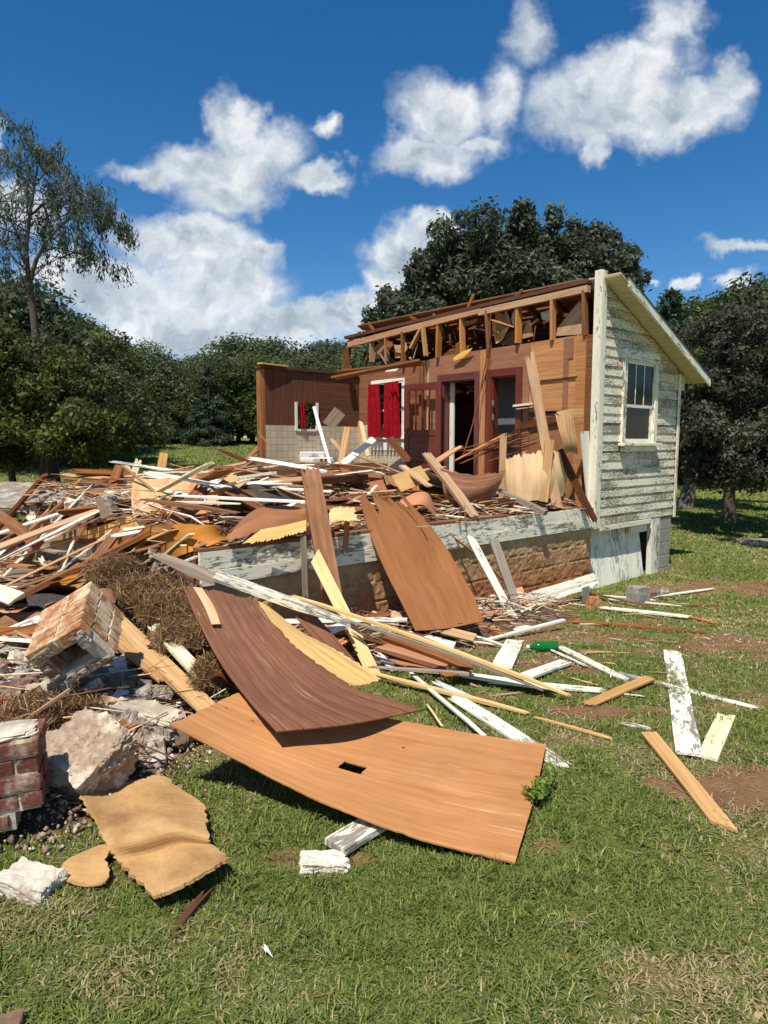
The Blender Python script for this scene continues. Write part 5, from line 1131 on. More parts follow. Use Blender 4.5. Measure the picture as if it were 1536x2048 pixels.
# filler boards: individual broken boards over the heap
def fillers():
    rng = random.Random(2024)
    kinds = [('broken_board', 'bare tan broken board tangled in the heap', 'bare', .06, .16, .02, 'board'),
             ('broken_board', 'dark brown broken board tangled in the heap', 'old', .07, .17, .035, 'board'),
             ('siding_board', 'white painted broken board tangled in the heap', 'white', .06, .11, .015, 'board'),
             ('lath_strip', 'thin bare lath tangled in the heap', 'bare', .018, .04, .009, 'lath'),
             ('lath_strip', 'thin brown lath tangled in the heap', 'old', .025, .045, .009, 'lath'),
             ('veneer_scrap', 'flat reddish veneer scrap tangled in the heap', 'salmon', .10, .34, .006, 'veneer scrap'),
             ('trim_strip', 'thin white trim strip tangled in the heap', 'white', .025, .05, .015, 'strip')]
    def put(x, y, ang, L_, k, dh, tilt):
        nm, lb, mt, w0, w1, t, cat = k
        w = rng.uniform(w0, w1); dx, dy = math.cos(ang) * L_ / 2, math.sin(ang) * L_ / 2
        za = HZ(x - dx, y - dy); zb = HZ(x + dx, y + dy); zm = HZ(x, y)
        za = max(za, zm - .18) + dh - tilt; zb = max(zb, zm - .18) + dh + tilt
        q = to_local(Vector((x, y, 0)))
        if q.y < -.1 and q.x > SL: rg_ = 'at the foot of the foundation'
        elif q.x > SL and q.y > 2.4: rg_ = 'in the heap below the kitchen tiles'
        elif q.x > SL: rg_ = 'in the heap left of the reddish post' if q.x < -4.4 else ('in the heap between the reddish post and the leaning panel' if q.x < -3.0 else 'in the heap behind the leaning brown panel')
        else: rg_ = 'in the far left of the heap, by the grey slab' if y > 8.5 else ('in the heap above the long orange plywood' if y > 6 else 'in the near left of the heap')
        lb = lb.replace('tangled in the heap', rg_)
        plank(nm, lb, (x - dx, y - dy, za), (x + dx, y + dy, zb), w, t, mt, rng.choice(['bb', 'bb', 'bc', 'cb', 'cc']), cat=cat, group=lb + 's' if not lb.endswith('s') else lb, roll=rng.uniform(-30, 30), seed=rng.randint(0, 1 << 30), sharp=rng.uniform(.3, .9), bow=rng.uniform(-.02, .04))
    n = 0; wts = [22, 18, 18, 36, 20, 9, 20]
    while n < 225:      # on the deck
        s = rng.uniform(SL + .1, -.35); v = rng.uniform(.1, 4.4)
        if s > -1.7 and v > 3.0: continue
        p = to_world(s, v, 0); k = rng.choices(kinds, wts)[0]; L_ = (rng.uniform(1.2, 2.4) if rng.random() < .3 else rng.uniform(.35, 1.4)) if v > .6 else rng.uniform(.3, 1.0)
        ang = rng.gauss(.12, .55); ang = ang if s < -.9 else HROT + rng.gauss(0, .4)
        dx = math.cos(ang) * L_ / 2; dy = math.sin(ang) * L_ / 2
        inside = all(SL - .3 < to_local(Vector((p.x + e * dx, p.y + e * dy, 0))).x < -.06 and .0 < to_local(Vector((p.x + e * dx, p.y + e * dy, 0))).y < VK - .1 for e in (-1, 1))
        if not inside: continue
        put(p.x, p.y, ang, L_, k, rng.uniform(-.02, .16) + (rng.uniform(0, .16) if v > 1.5 else 0), rng.gauss(0, .08)); n += 1
    n = 0
    while n < 225:      # left of the deck
        y = 4.3 + 9.0 * rng.random() ** 1.2; x = rng.uniform(-.62 * y - .6, -1.9)
        l = to_local(Vector((x, y, 0)))
        if l.x > SL - .05 and l.y > -.1: continue
        if y < 5.2 and x > -2.4: continue
        k = rng.choices(kinds, wts)[0]; put(x, y, rng.gauss(.15, .5), rng.uniform(1.2, 2.3) if rng.random() < .25 else rng.uniform(.3, 1.3), k, rng.uniform(-.02, .12), rng.gauss(0, .05)); n += 1
    n = 0
    while n < 17:      # dark slender sticks piled against the panel wall, right
        t = rng.random(); a = W(900 + 90 * t + rng.uniform(-20, 20), 905 + rng.uniform(-6, 26) - 6 * t, rng.uniform(8.6, 9.6)); b_ = W(1010 + 80 * rng.random(), 862 + rng.uniform(-14, 36), rng.uniform(9.0, 9.5))
        q = to_local(b_)
        if q.x > -.05: b_ = to_world(-.06, q.y, q.z)
        plank('lath_strip', 'dark slender lath in the bundle sloping up against the panel wall', a, b_, rng.uniform(.02, .05), .012, rng.choice(['dark', 'dark', 'old', 'salmon']), 'bb', cat='lath', group='dark laths sloping against the panel wall', seed=rng.randint(0, 1 << 30)); n += 1
    n = 0
    while n < 34:      # scraps at the foot of the foundation
        s = rng.uniform(SL + .4, -2.0); v = -rng.uniform(.15, .75); p = to_world(s, v, 0)
        k = rng.choices(kinds, [10, 20, 10, 16, 16, 16, 10])[0]; put(p.x, p.y, rng.gauss(-.2, .5), rng.uniform(.2, .8), k, rng.uniform(0, .08), rng.gauss(0, .03)); n += 1
    kk = kinds
    for i in range(26):      # small scraps on the lawn between the house and the plywood
        px = rng.uniform(860, 1330); py = rng.uniform(1205, 1420); 
        p = G(px, py, .015); L_ = rng.uniform(.08, .3); a = rng.gauss(-.3, .6)
        plank('wood_sliver', 'small pale sliver of wood lying on the lawn', (p.x, p.y, p.z), (p.x + math.cos(a) * L_, p.y + math.sin(a) * L_, GZ(p.x + math.cos(a) * L_, p.y + math.sin(a) * L_) + .02), rng.uniform(.008, .025), .006, rng.choice(['white', 'yellow', 'bare']), 'bb', cat='sliver', group='small slivers on the lawn', seed=rng.randint(0, 1 << 30))
fillers()
def scraps():
    rng = random.Random(99); n = 0
    while n < 44:
        if rng.random() < .5:
            s = rng.uniform(SL + .5, -.7); v = rng.uniform(.5, 3.9); p = to_world(s, v, 0); z_ = 'on the deck part of the heap'
        else:
            y = rng.uniform(5.2, 11); p = Vector((rng.uniform(-.6 * y, -2.2), y, 0)); l = to_local(p); z_ = 'in the left part of the heap'
            if l.x > SL - .3 and l.y > -.4: continue
        a = rng.uniform(0, 3.14); w, h = rng.uniform(.18, .5), rng.uniform(.15, .4); ex = Vector((math.cos(a), math.sin(a), rng.gauss(0, .18))); ey = Vector((-math.sin(a), math.cos(a), rng.gauss(.15, .25)))
        zc = HZ(p.x, p.y) + rng.uniform(.04, .16); c = Vector((p.x, p.y, zc)); cur = rng.uniform(-.06, .1)
        rows = [[c - ex * w + ey * h, c + ey * h * 1.1 + Vector((0, 0, cur)), c + ex * w + ey * h], [c - ex * w - ey * h, c - ey * h * .9 + Vector((0, 0, cur)), c + ex * w - ey * h]]
        mt, lb = rng.choice([('hard', 'torn brown hardboard scrap'), ('hard', 'torn brown hardboard scrap'), ('lightply', 'torn light plywood scrap'), ('old', 'torn dark board scrap'), ('darkpanel', 'torn dark panel scrap'), ('whiteclean', 'broken white panel scrap'), ('grey', 'weathered grey sheet scrap'), ('roofing', 'black roofing scrap'), ('plaster', 'broken plaster sheet')])
        sheet('panel_scrap', lb + ' ' + z_, rows, mt, t=.007, nu=12, nv=8, seed=rng.randint(0, 99999), jag={'l': rng.uniform(.02, .14), 'r': rng.uniform(.02, .14), 't': rng.uniform(0, .06), 'b': rng.uniform(0, .06)}, group=lb + 's ' + z_, cat='panel scrap', uvrot=rng.random() < .5); n += 1
scraps()

# ------------------------------------------------------------------ masonry
def rock(name, label, loc, size, mat, seed, rot=(0, 0, 0), rough=.25, cat='rubble', group=None, boxy=.6, sub=3):
    """irregular lump: a cube sphere pulled between box and ball, roughened"""
    from mathutils import noise as mn
    n = 2 ** sub; rng = random.Random(seed); verts = []; faces = []; idx = {}
    def vid(p):
        k = tuple(round(c * n) for c in p)
        if k not in idx:
            q = Vector(p); b_ = q.copy(); r_ = q.normalized(); w = b_ * boxy + r_ * (1 - boxy)
            o = Vector((seed * 3.7 % 91, seed * 1.3 % 57, 0)); d = 1 + rough * (.55 * mn.noise(w * 1.1 + o) + .38 * mn.noise(w * 2.6 + o) + .22 * mn.noise(w * 6.5 + o) + .12 * mn.noise(w * 15 + o))
            idx[k] = len(verts); verts.append((w.x * d * size[0] / 2, w.y * d * size[1] / 2, w.z * d * size[2] / 2))
        return idx[k]
    for ax in range(3):
        for sg in (-1, 1):
            for i in range(n):
                for j in range(n):
                    q = []
                    for (a, c) in ((0, 0), (1, 0), (1, 1), (0, 1)):
                        u = -1 + 2 * (i + a) / n; w = -1 + 2 * (j + c) / n; p = [0, 0, 0]; p[ax] = sg; p[(ax + 1) % 3] = u; p[(ax + 2) % 3] = w; q.append(vid(tuple(p)))
                    faces.append(q if sg > 0 else q[::-1])
    me = bpy.data.meshes.new(name); me.from_pydata(verts, [], faces); me.materials.append(MT[mat] if isinstance(mat, str) else mat); me.update()
    o = link(bpy.data.objects.new(name, me)); o.location = loc; o.rotation_euler = rot; tag(o, label, cat, group); return o
def brick_mb(b, P, d, rng, j=.006):
    """P: min corner, d: dims, irregular"""
    c = []
    for (x, y, z) in ((0, 0, 0), (1, 0, 0), (1, 1, 0), (0, 1, 0), (0, 0, 1), (1, 0, 1), (1, 1, 1), (0, 1, 1)):
        c.append(tuple(P[i] + (x, y, z)[i] * d[i] + rng.uniform(-j, j) for i in range(3)))
    b.hexa(c, d)
def brick_stack():
    rng = random.Random(8); e = empty('brick_masonry_chunk'); p = G(-40, 1735, 0)
    e.location = (p.x, p.y + .12, GZ(p.x, p.y) + .02); e.rotation_euler = (R(2), R(-2), R(20))
    tag(e, 'chunk of red brick masonry with thick lime mortar joints at the lower left edge', 'brick chunk')
    b = MB(300); W_ = .36; h = .078; x1 = G(93, 1700).x - p.x
    b2 = MB(301)
    for k in range(5):
        z = k * h + .06; x = x1 - (.04 if k == 0 else rng.uniform(0, .012)) - (.10 if k == 0 else 0)
        off = .10 if k % 2 else .0; first = True
        while x > -W_:
            L_ = (.095 if (k % 2) and first else .195); first = False
            brick_mb(b, (x - L_, -.0 + rng.uniform(-.006, .006), z), (L_ - .012, .10, h - .013), rng, .003)
            brick_mb(b, (x - L_ + .004, .11, z), (L_ - .010, .10, h - .013), rng, .003)
            x -= L_
        b2.box((-W_ + .0, .010, z - .013), (x1 - .03 - (.10 if k == 0 else 0), .195, z + h - .014))
    b.build('brick', MT['brick'], e, bevel=.004); b2.build('mortar_joint', MT['mortar'], e)
    rr = rock('mortar_cap', None, (x1 - .26, .10, 5 * h + .055), (.46, .19, .035), 'mortar', 71, rough=.4, cat=None); rr.parent = e
brick_stack()
def chimney():
    rng = random.Random(4); e = empty('chimney_block')
    a, c, d = W(48, 1314, 3.5), W(158, 1250, 3.5), W(224, 1322, 3.5)
    # local axes: X along the upper front edge, Z down the other front edge, Y backwards
    X_ = (c - a).normalized(); Y_ = Vector((-.194, .35, .08)); Y_ = (Y_ - X_ * Y_.dot(X_)).normalized(); Zd = X_.cross(Y_).normalized()
    e.matrix_world = Matrix.Translation(c - Zd * .30) @ Matrix((X_, Y_, Zd)).transposed().to_4x4()
    tag(e, 'fallen square block of brick chimney with its dark flue opening facing the camera', 'chimney block')
    w = (c - a).length; wz = .30; L_ = .45; b = MB(310); b2 = MB(311); h = .072; t = .085
    for k in range(6):
        y = k * h; s = (k % 2) * .1
        # ring of bricks; local x from -w..0, z 0..wz
        for (x0, x1, z0, z1) in ((-w, -w + .2 - s * .5, 0, t), (-w + .2 - s * .5 + .01, 0, 0, t), (-w, -w + .18, wz - t, wz), (-w + .19, 0, wz - t, wz), (-w, -w + t, t + .01, wz - t - .01), (-t, 0, t + .01, wz - t - .01)):
            if k == 0 and rng.random() < .25: continue
            brick_mb(b, (x0, y + rng.uniform(-.004, .004), z0), (x1 - x0, h - .012, z1 - z0), rng, .005)
        for (x0, x1, z0, z1) in ((-w + .008, -.008, .008, t - .006), (-w + .008, -.008, wz - t + .006, wz - .008), (-w + .008, -w + t - .006, t - .006, wz - t + .006), (-t + .006, -.008, t - .006, wz - t + .006)):
            b2.box((x0, y + .004, z0), (x1, y + h + .004, z1))
    b.build('brick', MT['brickpale'], e, bevel=.004); b2.build('mortar_joint', MT['mortar'], e)
    b3 = MB(312); b3.box((-w + t, L_ - .04, t), (-t, L_ - .02, wz - t)); b3.build('dark_flue_plug', MT['black'], e)  # black plate closing the flue, its colour makes the opening read dark
    for i in range(20):
        u = rng.random(); side = rng.choice([0, 1, 2, 3])
        q = {0: (-w * u, t / 2), 1: (-w * u, wz - t / 2), 2: (-w + t / 2, wz * u), 3: (-t / 2, wz * u)}[side]
        r_ = rock('mortar_lump', None, (q[0], -.01, q[1]), (rng.uniform(.03, .07), rng.uniform(.015, .03), rng.uniform(.02, .06)), rng.choice(['mortar', 'brickgrey', 'mortarpink']), 90 + i, rough=.7, cat=None, sub=2); r_.parent = e
chimney()
rock('mortar_boulder', 'big rough pinkish lump of mortar and stone left of the tan fibreboard', W(166, 1522, 3.05) + Vector((0, .05, 0)), (.36, .32, .24), 'mortarpink', 5, (.5, .25, -.5), rough=.36, cat='masonry lump', boxy=.82, sub=6)
rock('mortar_slab', 'long white mortar slab on edge left of the orange plywood corner', W(290, 1432, 3.62), (.42, .12, .11), 'mortar', 6, (.2, .12, -.25), rough=.45, cat='masonry lump', boxy=.8, sub=4)
rock('slate_brick', 'dark grey cracked double brick lying flat below the white mortar slab', W(292, 1503, 3.42), (.20, .22, .08), 'brickgrey', 7, (.5, -.15, .3), rough=.12, cat='brick', boxy=.95, sub=3)
rock('brick_with_plaster', 'red brick faced with white plaster lying on the grass at the lower left', G(62, 1768, .03), (.20, .13, .09), 'plaster', 8, (.1, .1, -.25), rough=.3, cat='brick', boxy=.9, sub=4)
rock('plaster_lump', 'white plaster lump on the grass below the thick white board stub', G(648, 1730, .015), (.19, .10, .06), 'plaster', 9, (0, .1, .1), rough=.4, cat='plaster lump', boxy=.85, sub=4)
rock('brick', 'single red brick at the left edge under the fallen chimney block', W(22, 1378, 3.75), (.22, .10, .07), 'brick', 10, (.1, 0, .1), rough=.08, cat='brick', boxy=.97)
rock('mossy_block', 'mossy square block against the basement door', G(1276, 1192, .10), (.23, .18, .24), 'cinder', 11, (0, .05, .6), rough=.12, cat='block', boxy=.95)
rock('brick', 'dark old brick on the ground between the mossy block and the pier', G(1312, 1186, .05), (.34, .14, .10), 'brickgrey', 12, (0, 0, .5), rough=.2, cat='brick', boxy=.9)
rock('brick', 'broken orange brick standing by the short clean white board at the basement', G(1186, 1207, .06), (.14, .10, .16), 'clay', 13, (0, .2, .4), rough=.25, cat='brick', boxy=.8)
rock('concrete_slab', 'grey concrete slab sloping down beyond the rubble at the left edge', W(-10, 992, 12.4), (1.5, 1.6, .12), 'slab', 14, (.20, .02, .1), rough=.06, cat='slab', boxy=.97)
rock('concrete_slab', 'small flat grey slab on the lawn at the far right edge', G(1528, 1084, .04), (.9, .4, .08), 'slab', 15, (0, 0, .1), rough=.1, cat='slab', boxy=.9)
rock('brick', 'corner of a brick in the bottom left corner of the photo', G(6, 2062, .02), (.10, .08, .05), 'brickgrey', 16, (0, 0, .3), rough=.2, cat='brick', boxy=.9)
def zone(px, py):
    if py < 1060: return 'in the far rubble beside the sloping grey slab'
    if px > 245 and py < 1160: return 'at the foot of the rotten beam'
    if py < 1265 and px > 60: return 'behind the fallen chimney block'
    if px > 165: return 'in the hollow left of the orange plywood corner'
    if py < 1330: return 'left of the fallen chimney block'
    return 'between the chimney block and the red brick chunk'
def rubble():
    rng = random.Random(31)
    spots = []
    for _ in range(78): spots.append((rng.uniform(-30, 95), rng.uniform(1330, 1560)))
    for _ in range(56): spots.append((rng.uniform(170, 385), rng.uniform(1335, 1500)))
    for _ in range(30): spots.append((rng.uniform(-20, 60), rng.uniform(1215, 1320)))
    for _ in range(26): spots.append((rng.uniform(60, 200), rng.uniform(1175, 1262)))
    for _ in range(14): spots.append((rng.uniform(255, 350), rng.uniform(1100, 1150)))
    for _ in range(60): spots.append((rng.uniform(-10, 230), rng.uniform(988, 1040)))
    for (px, py) in spots:
        far = py < 1060; s = rng.uniform(.5, 1.2) * (1.3 if far else 1.0)
        if px < 100 and 1470 < py: 
            if rng.random() < .7: continue
        p = S(px, py, rng.uniform(.0, .05)); k = rng.random()
        if k < .38: rock('brick', 'loose dusty brick ' + zone(px, py), p, (.20 * s, .095 * s, .065 * s), rng.choice(['brickgrey', 'brickpale', 'brick', 'brickgrey']), rng.randint(20, 999), (rng.gauss(0, .5), rng.gauss(0, .4), rng.uniform(0, 3)), rough=.10, cat='brick', group='loose bricks ' + zone(px, py), boxy=.96, sub=2)
        elif k < .8: rock('mortar_lump', 'loose pale mortar lump ' + zone(px, py), p, (.14 * s, .10 * s, .08 * s), rng.choice(['mortar', 'mortarpink', 'mortar', 'brickgrey', 'plaster', 'slab']), rng.randint(20, 999), (rng.gauss(0, .6), rng.gauss(0, .6), rng.uniform(0, 3)), rough=.34, cat='mortar lump', group='loose mortar lumps ' + zone(px, py), boxy=.82, sub=3)
        else: rock('stone', 'grey angular stone ' + zone(px, py), p, (.13 * s, .12 * s, .09 * s), 'slab', rng.randint(20, 999), (rng.gauss(0, .6), rng.gauss(0, .6), rng.uniform(0, 3)), rough=.28, cat='stone', group='grey stones ' + zone(px, py), boxy=.85, sub=3)
rubble()

def crumbs():
    rg = np.random.default_rng(17); n = 14000; y = rg.uniform(2.55, 5.2, n); x = rg.uniform(-3.2, -.75, n); k = (heap_z(x, y) - ground_z(x, y) > .004) | (rg.random(n) < .07); x, y = x[k], y[k]; n = len(x)
    z = heap_z(x, y); r_ = rg.gamma(1.6, .0042, n).clip(.002, .022); B = np.array([[1, 0, 0], [0, 1, 0], [-1, 0, 0], [0, -1, 0], [0, 0, 1], [0, 0, -1]], float)
    V_ = np.stack([x, y, z + r_ * .4], 1)[:, None, :] + B[None] * r_[:, None, None] * rg.uniform(.55, 1.35, (n, 6, 1)) + rg.normal(0, .15, (n, 6, 3)) * r_[:, None, None]
    q = np.array([[0, 1, 4], [1, 2, 4], [2, 3, 4], [3, 0, 4], [1, 0, 5], [2, 1, 5], [3, 2, 5], [0, 3, 5]]); F_ = (np.arange(n)[:, None, None] * 6 + q[None]).reshape(-1, 3)
    me = fast_mesh('mortar_crumbs', V_.reshape(-1, 3), F_, tone=np.repeat(rg.random(n), 8)); m, nt, b = newmat('crumb_mix'); t = NT(nt); at = t.node('ShaderNodeAttribute', attribute_name='tone').outputs['Fac']
    t.L.new(t.ramp(at, [(0, (.12, .06, .04)), (.3, (.25, .17, .12)), (.7, (.36, .28, .20)), (1, (.58, .50, .38))]), b.inputs['Base Color']); b.inputs['Roughness'].default_value = .95; me.materials.append(m)
    tag(link(bpy.data.objects.new('mortar_crumbs', me)), 'crumbs of mortar and brick strewn through the near rubble', 'crumbs', kind='stuff')
crumbs()

# green bottle
def bottle():
    e = empty('soda_bottle'); a = G(1116, 1292, .05); c = G(1061, 1294, .045); e.location = a
    x, y, z = basis(a, c); e.matrix_world = Matrix.Translation(a) @ Matrix((x, y, z)).transposed().to_4x4()
    tag(e, 'large green plastic bottle lying on the grass between scattered white boards', 'bottle')
    L_ = (c - a).length
    def lathe(name, prof, mat):
        n = 20; vs = []; fs = []
        for (px, r_) in prof:
            for k in range(n): vs.append((px, r_ * math.cos(6.2832 * k / n), r_ * math.sin(6.2832 * k / n)))
        for i in range(len(prof) - 1):
            for k in range(n): fs.append((i * n + k, i * n + (k + 1) % n, (i + 1) * n + (k + 1) % n, (i + 1) * n + k))
        fs.append(tuple(range(n))); fs.append(tuple((len(prof) - 1) * n + k for k in reversed(range(n))))
        me = bpy.data.meshes.new(name); me.from_pydata(vs, [], fs); me.materials.append(mat); me.polygons.foreach_set('use_smooth', [True] * len(fs)); o = link(bpy.data.objects.new(name, me), e)
    lathe('bottle_body', [(0, .025), (.006, .040), (.02, .046), (.07, .047), (.10, .0435), (.14, .047), (.185, .046), (.21, .034), (.235, .018), (.25, .014)], MT['bottle'])
    lathe('cap', [(.248, .0165), (.275, .0165)], MT['whiteclean'])
bottle()

# straw / root tangle
def tangle(name, label, spots, n, seed, cols, size=(.05, .20)):
    rg = np.random.default_rng(seed); Vv = []; tone = []
    for (p, rx, ry, rz, cnt) in spots:
        k = int(n * cnt); th = rg.normal(0, 1, (k, 3)); th /= np.linalg.norm(th, axis=1)[:, None]; th[:, 2] = np.abs(th[:, 2]); r_ = rg.uniform(.55, 1.0, k)[:, None]
        c = np.array(p)[None] + th * r_ * np.array([rx, ry, rz]) * (1 + .35 * (vn(th[:, 0] * 3 + 5 * rx, th[:, 1] * 3 + th[:, 2] * 2, 7) - .5))[:, None]; d = rg.normal(0, 1, (k, 3)); d -= th * (d * th).sum(1)[:, None] * .75; d /= np.linalg.norm(d, axis=1)[:, None]
        bend = rg.normal(0, .35, (k, 3)); L_ = rg.uniform(size[0], size[1], k)[:, None] * .5; w = rg.uniform(.0006, .0018, k)[:, None]; side = np.cross(d, rg.normal(0, 1, (k, 3))); side /= np.linalg.norm(side, axis=1)[:, None]
        for s_ in (0, 1):
            a = c + d * L_ * (-1 + s_) + bend * L_ * (.25 if s_ == 0 else 0); b_ = c + d * L_ * s_ + bend * L_ * (0 if s_ == 0 else .25)
            Vv.append(np.stack([a - side * w, a + side * w, b_ + side * w, b_ - side * w], 1).reshape(-1, 3)); tone.append(rg.uniform(0, 1, k))
    V_ = np.concatenate(Vv); F_ = np.arange(len(V_)).reshape(-1, 4); me = fast_mesh(name, V_, F_, tone=np.concatenate(tone))
    m, nt, b = newmat(name + '_fibre'); t = NT(nt); at = t.node('ShaderNodeAttribute', attribute_name='tone').outputs['Fac']
    t.L.new(t.ramp(at, cols), b.inputs['Base Color']); b.inputs['Roughness'].default_value = .8; me.materials.append(m)
    o = link(bpy.data.objects.new(name, me)); tag(o, label, 'dry straw', kind='stuff'); return o
straw = [(0, (.05, .022, .008)), (.5, (.14, .068, .024)), (.8, (.30, .165, .06)), (1, (.56, .38, .16))]
soil = masonry_mat('root_soil', (.07, .04, .02), (.17, .10, .055), dust=(.25, .16, .08), dustamt=.3)
MT['soil'] = soil
def mound(px, py, d, rx, ry, rz): 
    p = W(px, py, d); return (tuple(p), rx, ry, rz)
ms = [mound(232, 1152, 5.25, .22, .20, .15), mound(300, 1190, 5.0, .30, .28, .15), mound(350, 1225, 4.75, .26, .30, .16), mound(370, 1275, 4.45, .22, .30, .14), mound(420, 1350, 3.98, .10, .14, .10), mound(60, 1440, 3.45, .22, .22, .10), mound(150, 1425, 3.6, .18, .18, .08)]
tangle('straw_tangle', 'tangled dry straw and roots spilled between the rubble and the dark brown panel', [(a, x, y, z, c) for (a, x, y, z), c in zip(ms, [.8, 1.2, 1.0, .9, .4, .6, .4, .4])], 9000, 5, straw)
for i, (a, x, y, z) in enumerate(ms):
    rock('straw_clod', 'clod of soil and straw between the rubble and the dark brown panel', Vector(a) - Vector((0, 0, .03)), (x * 1.6, y * 1.6, z * 1.7), 'soil', 400 + i, rough=.6, cat='clod', group='clods of soil and straw', boxy=.4, sub=4)
# ------------------------------------------------------------------ trees
def leaf_mat(name, dark, mid, light, trans=.25):
    m, nt, b = newmat(name); t = NT(nt); at = t.node('ShaderNodeAttribute', attribute_name='tone').outputs['Fac']
    c = shade_var(t, t.ramp(at, [(0, dark), (.5, mid), (1, light)]), .18, .15)
    t.L.new(c, b.inputs['Base Color']); b.inputs['Roughness'].default_value = .55; b.inputs['Specular IOR Level'].default_value = .25
    tr = t.node('ShaderNodeBsdfTranslucent'); t.L.new(t.mix(.5, c, light), tr.inputs[0]); mx = t.node('ShaderNodeMixShader'); mx.inputs[0].default_value = trans
    out = [n for n in nt.nodes if n.type == 'OUTPUT_MATERIAL'][0]; t.L.new(b.outputs[0], mx.inputs[1]); t.L.new(tr.outputs[0], mx.inputs[2]); t.L.new(mx.outputs[0], out.inputs[0])
    return m
LM = {'forest': leaf_mat('forest_leaves', (.034, .048, .014), (.064, .088, .025), (.12, .15, .045), .3),
      'oak': leaf_mat('oak_leaves', (.044, .062, .032), (.085, .110, .056), (.155, .185, .095), .3),
      'apple': leaf_mat('apple_leaves', (.036, .050, .014), (.074, .092, .026), (.15, .17, .05), .3),
      'purple': leaf_mat('bronze_leaves', (.045, .052, .028), (.085, .088, .046), (.16, .145, .075), .3),
      'wisp': leaf_mat('locust_leaves', (.055, .075, .050), (.10, .13, .085), (.18, .21, .14), .3),
      'conifer': leaf_mat('conifer_needles', (.026, .046, .026), (.046, .078, .040), (.085, .13, .06), .2),
      'hill': leaf_mat('hill_leaves', (.050, .068, .030), (.088, .115, .048), (.145, .18, .075), .3),
      'sprig': leaf_mat('sprig_leaves', (.10, .17, .03), (.20, .30, .06), (.34, .44, .13), .3)}
BARK = plain('bark', (.085, .065, .05), .95, 9, .5, .8, bd=.02); BARKP = plain('grey_bark', (.16, .13, .11), .95, 9, .4, .8, bd=.02)
def leaves_from(blobs, n, size, seed, shell=.55, droop=0.0, aspect=.5, squash=1.0):
    """blobs: (x,y,z,r) -> quads"""
    rg = np.random.default_rng(seed); B = np.array(blobs); wgt = B[:, 3] ** 2; wgt /= wgt.sum(); k = rg.choice(len(B), n, p=wgt)
    d = rg.normal(0, 1, (n, 3)); d /= np.linalg.norm(d, axis=1)[:, None]; r_ = (shell + (1 - shell) * rg.random(n) ** .6) * B[k, 3] * (1 + .18 * rg.normal(0, 1, n))
    c = B[k, :3] + d * r_[:, None] * np.array([1, 1, squash])
    nn = d + rg.normal(0, .75, (n, 3)); nn[:, 2] += .35; nn /= np.linalg.norm(nn, axis=1)[:, None]
    a = np.cross(nn, rg.normal(0, 1, (n, 3))); a /= np.linalg.norm(a, axis=1)[:, None]; b_ = np.cross(nn, a)
    if droop: a[:, 2] -= droop; a /= np.linalg.norm(a, axis=1)[:, None]
    L_ = size * rg.uniform(.6, 1.4, n)[:, None]; w = L_ * aspect * rg.uniform(.7, 1.2, n)[:, None]
    V_ = np.stack([c - a * L_ * .5, c + b_ * w * .5 - a * L_ * .05, c + a * L_ * .5, c - b_ * w * .5 - a * L_ * .05], 1).reshape(-1, 3)
    F_ = np.arange(4 * n).reshape(-1, 4); blobtone = rg.uniform(-.27, .27, len(B))[k]
    tone = np.clip(rg.beta(2.2, 2.6, n) + blobtone, 0, 1)
    return V_, F_, tone
def tube(pts, rad, seg=7):
    vs = []; fs = []
    for i, p in enumerate(pts):
        p = Vector(p); q = Vector(pts[min(i + 1, len(pts) - 1)]); o = Vector(pts[max(i - 1, 0)]); d = (q - o).normalized(); a = d.orthogonal().normalized(); b_ = d.cross(a)
        for k in range(seg): vs.append(tuple(p + (a * math.cos(6.2832 * k / seg) + b_ * math.sin(6.2832 * k / seg)) * rad[i]))
    for i in range(len(pts) - 1):
        for k in range(seg): fs.append((i * seg + k, i * seg + (k + 1) % seg, (i + 1) * seg + (k + 1) % seg, (i + 1) * seg + k))
    return vs, fs
def trunk_obj(branches, parent, mat):
    V_ = []; F_ = []
    for (pts, rad) in branches:
        v, f = tube(pts, rad); b_ = len(V_); V_ += v; F_ += [tuple(i + b_ for i in q) for q in f]
    me = bpy.data.meshes.new('trunk'); me.from_pydata(V_, [], F_); me.materials.append(mat); me.polygons.foreach_set('use_smooth', [True] * len(F_))
    return link(bpy.data.objects.new('trunk', me), parent)
def crown_obj(blobs, n, size, seed, mat, parent, **k):
    V_, F_, t_ = leaves_from(blobs, n, size, seed, **k); me = fast_mesh('crown', V_, F_, tone=t_); me.materials.append(mat)
    return link(bpy.data.objects.new('crown', me), parent)
def branch(rng, a, b, r0, r1, wig=.12, n=6):
    a = Vector(a); b = Vector(b); L_ = (b - a).length; pts = []
    for i in range(n + 1):
        t = i / n; p = a.lerp(b, t); w = wig * L_ * math.sin(t * 3.14); pts.append(p + Vector((rng.uniform(-1, 1), rng.uniform(-1, 1), rng.uniform(-.4, .6))) * w * .6)
    pts[0] = a; return (pts, [r0 + (r1 - r0) * i / n for i in range(n + 1)])
